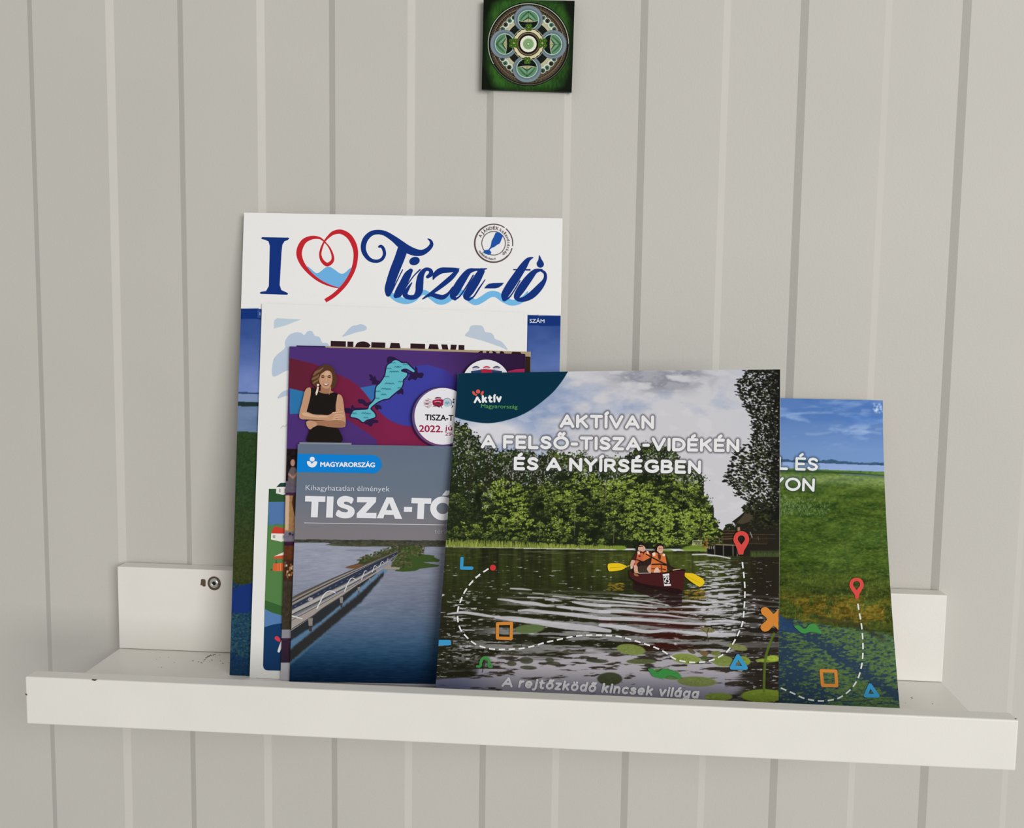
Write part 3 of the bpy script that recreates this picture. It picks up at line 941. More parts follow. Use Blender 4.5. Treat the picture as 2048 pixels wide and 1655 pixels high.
pen.poly(P6([(1838, 270), (1838, 7600), (1600, 7600), (1600, 400)]), (46, 32, 22))
mb.build('printed_sheet', M_PRINT, t)

# ================================================================== purple event flyer
C = Sheet((579, 692.3), (1050.5, 708), (560.8, 1361), (1043, 1379), (-.0584, -.0246, .208))
art = Art(550, 685, 1065, 905, 2.0, (74, 46, 112))
X, Y = art.X, art.Y
art.mix(sm(830, 1040, X + (700 - Y) * .5) * .92, (40, 18, 50))
tex = 0
art.poly(R4([(1085, 515), (1280, 440), (1480, 300), (1680, 280), (1860, 330), (2000, 430), (2120, 520), (2120, 800), (1560, 985), (1380, 965), (1230, 900), (1110, 790), (1030, 690)]), (58, 60, 150))
m = ((X - 850) / 78) ** 2 + ((Y - 790) / 62) ** 2 < 1
art.mix(sm(870, 925, X) * (np.abs(art.im[..., 2] - 150) < 3) * .8, (50, 30, 100))
art.poly(R4([(880, 545), (1085, 510), (1085, 640), (1040, 700), (960, 640)]), (52, 104, 166))
art.poly(R4([(112, 548), (290, 588), (350, 640), (260, 835), (112, 838)]), (44, 112, 164))
crim = spline(R4([(100, 200), (240, 232), (380, 268), (520, 322), (650, 385), (760, 435), (850, 490), (940, 570), (1020, 670), (1090, 765), (1160, 840), (1240, 905), (1330, 950), (1420, 972), (1550, 992)]), 4)
low = spline(R4([(1760, 1215), (1180, 1215), (1090, 1130), (980, 1045), (860, 965), (740, 880), (620, 770), (480, 670), (350, 610), (220, 572), (100, 545)]), 4)
cp = np.concatenate([crim, low])
art.poly(cp, (112, 30, 62))
m = (np.abs(art.im - np.array([112, 30, 62])).sum(-1) < 3)
art.mix(m * (1 - sm(590, 680, X)) * .8, (88, 30, 46)); art.mix(m * sm(690, 800, X) * .7, (126, 32, 74))
# lower part: a strip of small photographs
ys = lambda X: 896.5 + (X - 578) * .03
low_a = Art(540, 880, 1065, 1390, 1.0, (46, 30, 44))
x, yy = low_a.X, low_a.Y
for y0, y1, col in ((897, 961, (26, 18, 20)), (961, 984, (92, 84, 96)), (984, 990, (58, 30, 60)), (990, 1062, (150, 112, 74)), (1062, 1082, (112, 104, 118)), (1082, 1090, (52, 28, 52)), (1090, 1118, (88, 48, 26)),
                    (1118, 1160, (64, 38, 26)), (1160, 1258, (58, 50, 38)), (1258, 1275, (138, 134, 142)), (1275, 1324, (50, 34, 52)), (1324, 1400, (176, 174, 180))):
    low_a.im[(yy > y0) & (yy <= y1)] = col
low_a.im += (fbm(x / 4, yy / 4, 9)[..., None] - .5) * 26 * ((yy < 1258) & (yy > 897))[..., None]
low_a.blob(585.5, 925, 4.5, 7, 0, (168, 130, 112)); low_a.poly([(576, 962), (577, 944), (582, 934), (590, 934), (600, 948), (600, 966)], (96, 86, 88))
low_a.line([(578, 948), (586, 955), (594, 946)], 4, (160, 122, 104))
low_a.poly([(586, 990), (598, 990), (596, 1046), (589, 1030), (584, 1005)], (58, 36, 22)); low_a.poly([(571, 990), (579, 990), (577, 1060), (570, 1060)], (196, 168, 140))
low_a.blob(580, 1067, 2.4, 3, 0, (40, 34, 44)); low_a.blob(585, 1069, 2, 2, 0, (40, 34, 44))
for q in range(26): low_a.blob(568 + RNG.random() * 22, 1124 + RNG.random() * 34, 1.6, 2.4, 0, [(206, 190, 160), (120, 90, 60), (40, 24, 18), (180, 120, 70)][q % 4])


def c_ink(px):
    a, b = art.ink(px), low_a.ink(px)
    return np.where((px[:, 1] > ys(px[:, 0]))[:, None], b, a)


t = empty('event_flyer', tuple((C.BL + C.BR) / 2))
tag(t, 'purple flyer with a woman in a black dress and a turquoise lake shape', 'flyer', 'brochures on the ledge')
mb = MB(); C.slab(mb, 440, 620, 0, .0006, c_ink, edge=lin((140, 120, 140)))
pen = Pen(C, mb)
DK, TEAL = (40, 24, 62), (92, 176, 190)
blobs = ([(1215, 235), (1225, 195), (1260, 185), (1300, 190), (1320, 215), (1270, 230), (1230, 260)],
         [(1455, 440), (1480, 400), (1480, 370), (1530, 350), (1540, 298), (1562, 320), (1570, 370), (1620, 368), (1635, 395), (1610, 430), (1565, 425), (1545, 455), (1500, 440), (1470, 460)],
         [(1010, 395), (1040, 390), (1065, 420), (1080, 405), (1100, 450), (1140, 470), (1120, 500), (1045, 500), (1050, 470), (1015, 450), (1030, 430)],
         [(1335, 600), (1380, 545), (1405, 570), (1400, 620), (1375, 605), (1345, 615)],
         [(885, 680), (910, 668), (960, 680), (985, 712), (1040, 700), (1010, 740), (960, 745), (945, 725), (900, 715)],
         [(820, 740), (840, 745), (850, 765), (1000, 768), (1000, 785), (820, 782)],
         [(1080, 745), (1120, 735), (1150, 750), (1155, 785), (1125, 780), (1110, 795), (1085, 775)],
         [(740, 770), (820, 780), (820, 830), (745, 825)],
         [(960, 950), (1030, 905), (1110, 910), (1112, 938), (1060, 945), (1050, 975), (1020, 980), (1000, 960)])
for q in blobs: pen.smooth(R4(q), DK, n=3)
lake = [(1295, 232), (1340, 232), (1390, 262), (1440, 262), (1470, 290), (1500, 318), (1532, 350), (1515, 362), (1470, 338), (1432, 322), (1395, 330), (1400, 360), (1440, 372), (1445, 395), (1425, 425), (1400, 450), (1395, 500), (1375, 545), (1330, 580), (1270, 630), (1235, 660), (1175, 672), (1115, 700), (1075, 728), (1038, 760), (1030, 785), (1070, 825), (1085, 868), (1040, 890), (985, 905), (945, 932), (905, 900), (860, 880), (805, 868), (825, 820), (850, 798), (930, 792), (1000, 785), (1015, 745), (1055, 705), (1085, 660), (1088, 600), (1100, 530), (1140, 490), (1175, 440), (1200, 390), (1210, 330), (1225, 285), (1260, 262)]
pen.ribbon(R4([p + (30,) for p in lake]), DK, closed=True, n=3)
pen.smooth(R4(lake), TEAL, n=3)
pen.ribbon(R4([(1390, 345, 26), (1420, 350, 34), (1450, 368, 18), (1490, 385, 14)]), DK)
for i, (a, b) in enumerate([(1262, 255), (1300, 300), (1400, 275), (1215, 320), (1300, 355), (1250, 355), (1190, 412), (1350, 470), (1200, 490), (1250, 492), (1160, 550), (1215, 555), (1345, 540), (1095, 580), (1160, 615), (1085, 660), (825, 830), (940, 828), (990, 834), (960, 880), (1340, 305)]):
    pen.path(R4([(a, b + 8), (a + 14, b - 4), (a + 26, b + 8), (a + 40, b - 4), (a + 54, b + 8)]), .8, (34, 92, 110))
# the woman in the black dress
SK, SK2, SK3 = (186, 142, 112), (156, 112, 84), (204, 166, 138)
HAIR, HAIR2, BLK = (78, 52, 36), (124, 90, 62), (26, 21, 18)
pen.smooth(WO([(640, 40), (740, 75), (800, 150), (830, 240), (865, 330), (840, 420), (800, 500), (740, 540), (640, 440), (520, 440), (470, 520), (420, 480), (360, 420), (345, 330), (380, 230), (440, 150), (520, 80)]), HAIR, n=4)
for q in ([(400, 250, 30), (440, 200, 50), (520, 160, 40), (580, 110, 16)], [(360, 340, 24), (400, 320, 44), (470, 280, 40), (520, 220, 14)], [(380, 420, 20), (420, 390, 40), (470, 360, 30), (500, 300, 10)]): pen.ribbon(WO(q), HAIR2)
pen.smooth(WO([(545, 470), (530, 560), (480, 590), (560, 640), (700, 650), (790, 600), (740, 560), (725, 480)]), SK2, n=4)
pen.smooth(WO([(640, 165), (700, 170), (745, 210), (765, 290), (760, 380), (735, 460), (690, 515), (640, 525), (585, 505), (535, 455), (505, 380), (510, 300), (550, 225)]), SK, n=4)
pen.smooth(WO([(640, 180), (700, 190), (720, 240), (660, 260), (600, 250)]), SK3, n=4)
pen.smooth(WO([(545, 225), (640, 160), (740, 175), (690, 130), (580, 130), (510, 210), (495, 330)]), HAIR, n=4)
for cx in (575, 705):
    pen.ribbon(WO([(cx - 38, 280, 8), (cx, 262, 14), (cx + 36, 276, 8)]), (70, 46, 34))
    pen.disc(WO([(cx, 296)])[0], 3.2, (58, 40, 32), 1.2)
pen.ribbon(WO([(640, 300, 8), (650, 360, 14), (632, 385, 16)]), SK3)
pen.ribbon(WO([(610, 385, 5), (640, 396, 9), (672, 385, 5)]), SK2)
pen.smooth(WO([(575, 425), (640, 422), (700, 428), (680, 460), (636, 472), (595, 455)]), (150, 84, 74), n=4)
pen.smooth(WO([(590, 430), (640, 427), (688, 431), (640, 450)]), (236, 228, 216), n=4)
pen.smooth(WO([(330, 530), (420, 525), (500, 590), (600, 625), (710, 625), (800, 600), (870, 640), (870, 800), (835, 1000), (850, 1300), (900, 1350), (940, 1600), (290, 1600), (310, 1350), (260, 1180), (250, 1000), (300, 780)]), BLK, n=4)
pen.smooth(WO([(330, 510), (260, 515), (215, 580), (185, 700), (150, 850), (110, 1000), (110, 1110), (180, 1130), (230, 1060), (265, 930), (310, 760), (335, 620)]), SK, n=4)
pen.smooth(WO([(870, 648), (920, 645), (965, 700), (990, 830), (1005, 960), (1030, 1100), (1025, 1260), (990, 1292), (900, 1240), (850, 1080), (832, 900), (850, 760)]), SK, n=4)
pen.smooth(WO([(1000, 1290), (860, 1305), (700, 1290), (560, 1265), (460, 1262), (380, 1300), (330, 1340), (270, 1290), (245, 1230), (290, 1165), (420, 1165), (600, 1165), (800, 1160), (1000, 1180)]), SK2, n=4)
pen.smooth(WO([(250, 1180), (330, 1165), (440, 1200), (460, 1255), (380, 1300), (325, 1340), (290, 1320), (250, 1250)]), SK, n=4)
pen.smooth(WO([(115, 1040), (140, 990), (240, 985), (400, 1040), (560, 1048), (690, 1052), (780, 1000), (860, 985), (880, 1040), (840, 1130), (740, 1165), (600, 1160), (420, 1150), (250, 1140), (150, 1135), (110, 1100)]), SK, n=4)
pen.smooth(WO([(150, 1020), (250, 1010), (420, 1065), (660, 1075), (640, 1100), (400, 1095), (220, 1070)]), SK3, n=4)
for q in ([(780, 1010, 30), (870, 1000, 26), (968, 988, 20)], [(820, 1060, 30), (900, 1045, 26), (985, 1070, 18)], [(800, 1110, 28), (880, 1095, 26), (995, 1090, 18)], [(780, 1140, 26), (860, 1140, 24), (945, 1140, 18)]):
    pen.ribbon(WO(q), SK3)
    pen.ribbon(WO([(a + 10, b + 18, 6) for a, b, w_ in q]), SK2)
pen.disc(WO([(480, 452)])[0], 2.3, (226, 214, 196)); pen.poly(WO([(468, 480), (496, 490), (480, 590), (462, 640), (440, 665), (430, 610), (452, 540)]), (220, 204, 180))
pen.ribbon(WO([(738, 490, 8), (718, 570, 14), (700, 650, 5)]), (190, 150, 110))
# round white badges
for cx, cy, r, d in ((886.5, 832.6, 56.4, 1), (973, 767.5, 47.8, 0)):
    if d:
        pen.disc((cx - 3.2, cy + 1.2), r + 3.6, (36, 24, 64), n=60); pen.disc((cx - 2.2, cy + 1), r + 2.6, (92, 70, 118), n=60)
        pen.poly([(cx - 54, cy + 25), (cx - 48, cy + 25), (cx - 30, cy + 46), (cx - 10, cy + 55), (cx - 14, cy + 57.5), (cx - 35, cy + 48)], (122, 54, 88))
    else:
        pen.disc((cx - 1, cy), r + 1.6, (34, 18, 44), n=60)
    pen.disc((cx, cy), r, (222, 220, 224), n=60)
pen.text('TISZA-T', (851.2, 840.2), (907.2, 841.5), 12.0, (24, 20, 22), .03)
pen.text('2022.', (839.6, 863.2), (886.2, 864.2), 13.6, (148, 28, 72), .03)
pen.text('jú', (891.2, 860.0), (905, 860.6), 10.4, (148, 28, 72), .02)
pen.text('29-', (891, 870.8), (908.5, 871.6), 6.8, (130, 30, 66), .015)
for i, (cx, cy, rx, ry, col) in enumerate(((478, 590, 118, 110, (150, 92, 108)), (960, 580, 105, 115, (120, 160, 176)))):
    q = P4([(cx, cy)])[0]
    for k_ in range(9 if i == 0 else 0):
        yy_ = cy - 110 + k_ * 27
        hw = rx * math.sqrt(max(.05, 1 - ((yy_ - cy) / ry) ** 2))
        pen.ribbon(P4([(cx - hw, yy_ + RNG.uniform(-9, 9), 7), (cx - hw * .3, yy_ + RNG.uniform(-14, 14), 14), (cx + hw * .3, yy_ + RNG.uniform(-14, 14), 9), (cx + hw, yy_ + RNG.uniform(-9, 9), 6)]), [(150, 70, 90), (60, 40, 60), (180, 110, 124)][k_ % 3])
    if i: pen.disc(q, 8.0, (170, 192, 202)); pen.ring(q, 9.0, .9, (60, 70, 90), 170, 400); pen.ribbon(P4([(905, 600, 20), (935, 560, 24), (960, 620, 26), (990, 560, 24), (1020, 600, 16)]), (110, 150, 168))
pen.smooth(P4([(640, 468), (690, 440), (740, 436), (800, 450), (815, 468), (740, 462)]), (70, 24, 40), n=4); pen.poly(P4([(660, 470), (790, 468), (800, 500), (660, 500)]), (196, 120, 140))
pen.smooth(P4([(598, 520), (720, 500), (850, 500), (858, 600), (840, 650), (720, 670), (610, 640), (592, 580)]), (150, 24, 62), n=4)
pen.ribbon(P4([(640, 560, 12), (720, 545, 10), (800, 560, 12)]), (220, 180, 190)); pen.ribbon(P4([(600, 670, 12), (700, 660, 30), (760, 690, 22), (800, 650, 20), (830, 715, 12)]), (70, 30, 46)); pen.ribbon(P4([(690, 600, 30), (740, 590, 40), (770, 610, 20)]), (70, 60, 50))
for q in ([(1120, 465), (1150, 500), (1100, 540)], [(1080, 560), (1140, 540), (1130, 600)], [(1090, 640), (1120, 660), (1070, 720)]): pen.poly(P4(q), (36, 34, 66))
for cx, col in ((600, (56, 54, 92)), (845, (190, 50, 70)), (1070, (60, 50, 90))):
    pen.smooth(P6([(cx - 85, 530), (cx - 50, 495), (cx, 482), (cx + 50, 495), (cx + 85, 525), (cx, 518)]), col, n=4)
    pen.path(P6([(cx - 70, 556), (cx + 60, 545)]), .9, (90, 90, 120))
pen.poly(P6([(495, 600), (720, 565), (730, 720), (495, 720)]), (40, 58, 100)); pen.poly(P6([(720, 558), (960, 562), (960, 720), (720, 720)]), (170, 30, 56)); pen.poly(P6([(960, 566), (1190, 600), (1190, 720), (960, 720)]), (44, 58, 100))
pen.poly(P6([(1330, 600), (1500, 560), (1705, 545), (1705, 760), (1330, 760)]), (168, 40, 88))
mb.build('printed_sheet', M_PRINT, t)

# ================================================================== folded map leaflet
Dm = Sheet((595.6, 887.5), (921, 892), (578.6, 1362), (909, 1368), (-.0604, -.0358, .158))
art = Art(570, 875, 935, 1385, 1.6, (100, 112, 128))
X, Y = art.X, art.Y
y = Y + (X - 590) * -.008
art.mix(sm(960, 1075, y), (122, 118, 122))
art.mix((1 - sm(885, 960, y)) * .5, (92, 106, 126))
wv_ = fbm(X / 60, Y / 10, 21); fine = fbm(X / 14, Y / 1.6, 22)
wk = np.array([(1080, 148, 151, 166), (1150, 140, 144, 160), (1200, 122, 130, 148), (1240, 98, 114, 138), (1275, 66, 92, 120), (1310, 36, 70, 100), (1340, 14, 46, 76), (1370, 4, 30, 58)], float)
wcol = np.stack([np.interp(Y + (wv_ - .5) * 14, wk[:, 0], wk[:, c_]) for c_ in (1, 2, 3)], -1)
dim = sm(700, 830, X) * (1 - sm(1180, 1290, Y)) * 14
wcol = wcol - dim[..., None] + (wv_[..., None] - .5) * 14 + (fine[..., None] - .5) * 24
m = y > 1082
art.im = np.where(m[..., None], wcol, art.im)
art.blob(716, 1100, 26, 2.2, .02, (116, 124, 138), .7); art.blob(705, 1218, 40, 5, -.1, (92, 108, 126), .5); art.blob(760, 1205, 32, 4, -.15, (92, 108, 126), .45)
nz = fbm(X / 5, Y / 2.5, 23)
m = (y > 1077 + 2 * fbm(X / 12, Y * 0, 25)) & (y < 1084.5 + 6 * sm(650, 690, X))
art.im = np.where(m[..., None], np.array([62, 62, 54]) + (nz[..., None] - .5) * 50, art.im)
art.poly(P7([(450, 185), (560, 160), (1400, 150), (1380, 208), (900, 210), (560, 200)]), (66, 68, 48), .8)
# the spit of land with the road
art.poly(P7([(705, 480), (730, 462), (880, 420), (900, 370), (980, 345), (1110, 325), (1130, 290), (1220, 275), (1230, 258), (1380, 215), (1500, 185), (1650, 190), (1640, 240), (1400, 300), (1000, 430), (860, 480), (790, 490)]), (60, 66, 40))
art.poly(P7([(705, 480), (730, 462), (880, 430), (960, 440), (860, 484), (790, 490)]), (112, 78, 52))
art.poly(P7([(1370, 300), (1450, 240), (1560, 195), (1680, 215), (1720, 262), (1640, 300), (1850, 322), (1840, 340), (1920, 380), (1900, 405), (1700, 410), (1915, 445), (1890, 465), (1670, 490), (1600, 520), (1440, 530), (1340, 520), (1380, 480), (1290, 460), (1330, 400)]), (58, 78, 36))
for q in range(420):
    a, b = RNG.uniform(1290, 1720), RNG.uniform(190, 480)
    if b > 330 and a > 1560 or b < 280 - (a - 1290) * .3: continue
    p = P7([(a, b)])[0]
    art.blob(p[0], p[1], RNG.uniform(1.2, 3), RNG.uniform(1, 2), 0, [(74, 82, 44), (44, 52, 30), (98, 98, 66), (60, 72, 36), (84, 78, 56)][q % 5], .8)
for q in range(170):
    u = RNG.random(); p = P7([(890 + u * 480 + RNG.uniform(-40, 40), 400 - u * 180 + RNG.uniform(-40, 25))])[0]
    art.blob(p[0], p[1], RNG.uniform(1.2, 2.6), RNG.uniform(1, 1.8), 0, [(58, 68, 38), (40, 48, 28), (80, 86, 50), (96, 92, 70)][q % 4], .8)
for q in range(120):
    p = P7([(RNG.uniform(560, 1980), RNG.uniform(150, 200))])[0]
    art.blob(p[0], p[1], RNG.uniform(2, 5), RNG.uniform(.8, 1.6), 0, [(74, 76, 58), (52, 54, 44), (86, 80, 66)][q % 3], .6)
# shadow of the bridge on the water
def band(up, lo, col, a, soft):
    up, lo = np.array(up, float), np.array(lo, float)
    yu, yl = np.interp(X, up[:, 0], up[:, 1]), np.interp(X, lo[:, 0], lo[:, 1])
    jit = (fbm(X / 3, Y / 3, 29) - .5) * soft
    art.mix(sm(-soft, soft, Y - yu + jit) * sm(-soft, soft, yl - Y + jit) * ((X > up[0, 0] - 1) & (X < up[-1, 0])) * a, col)


band([(570, 1270), (625, 1236), (680, 1196), (720, 1166), (752, 1144), (774, 1134)], [(570, 1338), (610, 1303), (650, 1268), (690, 1230), (722, 1206), (760, 1160), (774, 1142)], (88, 124, 154), .75, 5)
band([(570, 1308), (605, 1278), (640, 1250), (683, 1215), (720, 1186), (768, 1142)], [(570, 1332), (610, 1298), (650, 1265), (690, 1230), (722, 1204), (768, 1150)], (40, 37, 35), .92, 4)
band([(570, 1255), (625, 1228), (680, 1190), (720, 1162), (752, 1140)], [(570, 1288), (600, 1268), (640, 1243), (680, 1210), (720, 1174), (752, 1147)], (36, 36, 38), .9, 3)
mid = art
t = empty('map_leaflet', tuple((Dm.BL + Dm.BR) / 2))
tag(t, 'narrow grey-blue folded map with a photo of a long road bridge over water', 'map', 'brochures on the ledge')
mb = MB(); Dm.slab(mb, 400, 560, 0, .0004, art.ink)
pen = Pen(Dm, mb)
# bridge deck
pen.poly(P7([(15, 1105), (330, 950), (700, 740), (1000, 570), (1190, 450), (1250, 400), (1380, 320), (1385, 280), (1240, 340), (950, 470), (560, 640), (15, 850)]), (112, 110, 112))
for a, b, col, w_ in (((20, 868), (1380, 262), (84, 78, 72), 3.2), ((20, 900), (1380, 268), (150, 138, 122), 1.4), ((20, 920), (1380, 274), (58, 54, 52), 1.6), ((20, 945), (1385, 280), (156, 150, 140), 1.3)):
    pen.ribbon(P7([(a[0], a[1], w_ * 9), (560, a[1] - (a[1] - b[1]) * .42, w_ * 6), (b[0], b[1], w_ * 2)]), col, n=4)
pen.poly(P7([(15, 1015), (330, 860), (700, 680), (1000, 530), (1240, 385), (1385, 300), (1375, 280), (1200, 360), (950, 480), (560, 680), (15, 960)]), (44, 52, 72))
pen.dashes(P7([(60, 975), (560, 715), (1000, 500), (1340, 310)]), .5, (150, 154, 164), 4, 9, n=6)
pen.ribbon(P7([(15, 1050, 44), (420, 850, 36), (800, 660, 24), (1100, 490, 14), (1260, 395, 8)]), (168, 164, 162), n=4)
pen.ribbon(P7([(15, 1082, 12), (420, 885, 10), (800, 685, 8), (1100, 510, 5)]), (64, 62, 62), n=4)
pen.poly(P7([(10, 1190), (10, 1120), (330, 960), (700, 760), (1000, 590), (1180, 480), (1220, 470), (1040, 590), (880, 690), (680, 835), (420, 1000), (280, 1110), (10, 1285)]), (156, 148, 142))
pen.ribbon(P7([(10, 1155, 10), (330, 985, 9), (700, 775, 7), (1000, 600, 4)]), (92, 88, 86), n=4)
pen.ribbon(P7([(10, 1270, 12), (280, 1102, 12), (420, 995, 10), (680, 828, 8), (880, 688, 6)]), (84, 78, 76), n=4)
for q in ([(345, 1000, 16), (385, 920, 14), (430, 830, 14), (480, 785, 13), (530, 775, 12), (580, 800, 10)], [(700, 780, 13), (735, 690, 12), (775, 622, 11), (810, 612, 10), (850, 640, 8)], [(915, 635, 10), (940, 560, 9), (962, 520, 9), (985, 522, 7)], [(1055, 535, 8), (1075, 470, 8), (1090, 452, 7), (1115, 470, 5)], [(1145, 470, 6), (1165, 415, 6), (1185, 400, 5), (1205, 415, 4)], [(1240, 400, 5), (1250, 370, 4), (1262, 372, 3)], [(10, 1092, 18), (80, 1108, 16), (155, 1132, 12)]):
    pen.ribbon(P7(q), (206, 206, 206))
for a, b, w_, h_ in ((232, 1130, 60, 90), (636, 860, 44, 70), (865, 730, 32, 42), (1010, 620, 24, 30), (1120, 545, 20, 22)):
    pen.poly(P7([(a, b), (a + w_, b - 10), (a + w_ - 4, b + h_), (a + 8, b + h_)]), (134, 128, 124)); pen.poly(P7([(a + 10, b + h_), (a + w_ - 8, b + h_), (a + w_ - 12, b + h_ + h_ * .8), (a + 14, b + h_ + h_ * .8)]), (60, 56, 56))
pen.poly(P7([(1190, 495), (1260, 430), (1300, 470), (1410, 475), (1400, 500), (1300, 500)]), (150, 140, 128))
pen.smooth(P7([(232, 885), (245, 862), (285, 862), (292, 882), (270, 898), (240, 900)]), (172, 164, 160), n=3); pen.poly(P7([(244, 876), (262, 872), (260, 884), (244, 888)]), (60, 60, 66))
# heading
BLU = (8, 124, 204)
pen.poly([(594.9, 907), (742, 909.5)] + [(742 + 21.5 * math.cos(a), 928 + 19 * math.sin(a)) for a in np.linspace(-1.5, 1.5, 20)] + [(742, 945.5), (593.5, 943.5)], BLU)
W2 = (228, 230, 236)
pen.disc(R6([(214, 125)])[0], 4.9, W2)
pen.poly(spline(R6([(180, 140), (194, 138), (207, 148), (212, 158), (218, 148), (232, 139), (246, 142), (243, 160), (230, 175), (212, 180), (194, 173), (182, 158)]), 4, True), W2)
pen.text('MAGYARORSZÁG', (641.2, 932.5), (749.5, 933.8), 9.4, W2, .045)
pen.text('Kihagyhatatlan élmények', (611.5, 979.6), (779.5, 982.3), 10.8, (204, 208, 216), -.004)
TW = (222, 222, 226)
tq = [(611, 1033.5), (960, 1039.2)]


def wide(polys):
    for q in polys: pen.poly(R6(q), TW)


wide([[(168, 368), (302, 371), (300, 408), (255, 407), (250, 510), (205, 509), (210, 406), (166, 405)],
      [(312, 371), (356, 372), (350, 512), (305, 511)],
      [(512, 375), (638, 377), (636, 408), (568, 480), (640, 481), (638, 517), (508, 514), (509, 484), (578, 411), (510, 410)],
      [(872, 381), (1003, 384), (1001, 420), (957, 419), (952, 521), (908, 520), (913, 418), (870, 417)],
      [(822, 441), (876, 442), (874, 474), (820, 473)],
      [(1072, 366), (1100, 332), (1146, 334), (1108, 367)]])
pen.poly(R6([(640, 516), (706, 378), (748, 379), (810, 520), (762, 519), (752, 494), (692, 493), (684, 517)]), TW, holes=[R6([(704, 462), (742, 463), (724, 415)])])
pen.smooth(R6([(488, 387), (455, 371), (420, 369), (389, 384), (377, 411), (390, 437), (420, 450), (446, 459), (450, 470), (436, 477), (408, 472), (385, 461), (370, 494), (400, 512), (440, 517), (478, 506), (495, 478), (488, 450), (462, 433), (431, 423), (423, 413), (436, 406), (458, 411), (474, 420)]), TW, n=4)
pen.ribbon(R6([(1078 + 62 * math.cos(a), 451 + 58 * math.sin(a), 42) for a in np.linspace(0, 2 * math.pi, 30, endpoint=False)]), TW, closed=True, n=2)
pen.path([(608.8, 1045), (915, 1049.5)], .9, (222, 222, 226))
pen.text('térkép', (868.5, 1066.3), (911, 1067.5), 10.2, (158, 160, 168), -.003)
mb.build('front_panel', M_PRINT, t)
mb = MB(); Dm.slab(mb, 30, 40, .0006, .0004, ink((128, 136, 146)), .008, .33, .0, 1.0078, edge=ink((170, 172, 176))); mb.build('folded_panel', M_PRINT, t)
mb = MB(); Dm.slab(mb, 30, 40, .0012, .0004, lin((214, 214, 212)), .004, .99, .0, .996); mb.build('rear_panel', M_PAPER, t)

# ================================================================== right-hand booklet (meadow and lake)
F = Sheet((1128, 786), (1765.8, 800.4), (1121, 1392), (1801, 1432), (-.066, -.0065, .19), (-.0685, -.0065, .19), e=1.45)
art = Art(1110, 775, 1815, 1450, 1.25, (76, 108, 160))
X, Y = art.X, art.Y
hz = 922 + (X - 1560) * .036                        # far shore
y = Y - (hz - 922)
cl = fbm(X / 42, Y / 12, 31, 5); cl2 = fbm(X / 90, Y / 26, 33, 4)
art.mix(sm(800, 915, y) * .75, (108, 136, 178))
art.mix(sm(.5, .8, cl) * (1 - sm(850, 905, y)) * .55, (156, 174, 204)); art.mix(sm(.5, .75, cl2) * (1 - sm(780, 900, y)) * .5, (52, 92, 156))
for q in ([(1560, 832, 3), (1600, 826, 2.4), (1665, 825, 1.6)], [(1575, 834, 5), (1605, 838, 7), (1618, 843, 3)], [(1612, 867, 3), (1630, 868, 4), (1662, 864, 1.5)], [(1685, 864, 3), (1693, 862, 4)], [(1702, 862, 3), (1720, 860, 4), (1735, 862, 3), (1760, 866, 3)], [(1725, 820, 4), (1740, 820, 3)], [(1752, 858, 2), (1766, 857, 2)]):
    art.line(spline(q, 5), 2, (170, 184, 206), .3, 5)
for q in range(26): art.blob(1752 + RNG.uniform(-5, 14), 816 + RNG.uniform(-9, 9), 2.4, 2.0, 0, (196, 206, 222), .35, 1.0)
art.blob(1730, 838, 40, 8, .02, (58, 100, 166), .5, 1.5)
sh = 916 + 4 * fbm(X / 9, X * 0, 35) - 3 * sm(1640, 1660, X) * (1 - sm(1660, 1680, X))
art.im = np.where(((y > sh) & (y < 923.5))[..., None], np.array([50, 76, 104]) + (fbm(X / 4, Y / 2, 36)[..., None] - .5) * 30, art.im)
art.im = np.where(((y >= 923) & (y < 936))[..., None], np.array([126, 148, 188]) + (fbm(X / 20, Y / 2, 37)[..., None] - .5) * 10, art.im)
g1, g2, g3 = fbm(X / 26, Y / 8, 41), fbm(X / 5, Y / 2.2, 42), fbm(X / 60, Y / 22, 43)
gr = np.array([74, 98, 40]) + (g2[..., None] - .5) * np.array([44, 52, 30]) + (g1[..., None] - .5) * np.array([50, 46, 22])
gr = gr - sm(950, 985, y)[..., None] * np.array([18, 22, 18]) * (.4 + 1.2 * g3[..., None])
gr = gr + (sm(944, 950, y) * (1 - sm(956, 972, y)))[..., None] * np.array([24, 20, 26])
gr = gr - (sm(1110, 1180, y))[..., None] * np.array([4, 14, 6])
mt = sm(1185, 1215, y + 16 * g1) * (1 - sm(1232, 1246, y)) * sm(.38, .62, fbm(X / 20, Y / 14, 44) + .22 * np.exp(-((X - 1690) / 50) ** 2))
gr = gr + mt[..., None] * np.array([44, 16, 0]) * (g2[..., None] * 1.6)
art.im = np.where((y >= 935.5)[..., None], gr, art.im)
art.line([(1560, 940.5), (1600, 942), (1640, 943), (1700, 946.5), (1768, 952)], 4, (38, 62, 34), .85, 2)
art.line([(1682, 948), (1720, 949.5), (1770, 953)], 2.4, (92, 110, 122), .8, 1.5)
for q in range(900):
    x_, y_ = RNG.uniform(1540, 1660), RNG.uniform(985, 1030)
    if y_ < 988 + (x_ - 1560) * .12 or RNG.random() < (x_ - 1560) / 130: continue
    art.blob(x_, y_, .7, RNG.uniform(1.2, 3), RNG.uniform(-.4, .4), [(112, 134, 92), (86, 110, 66), (128, 148, 106)][q % 3], .5)
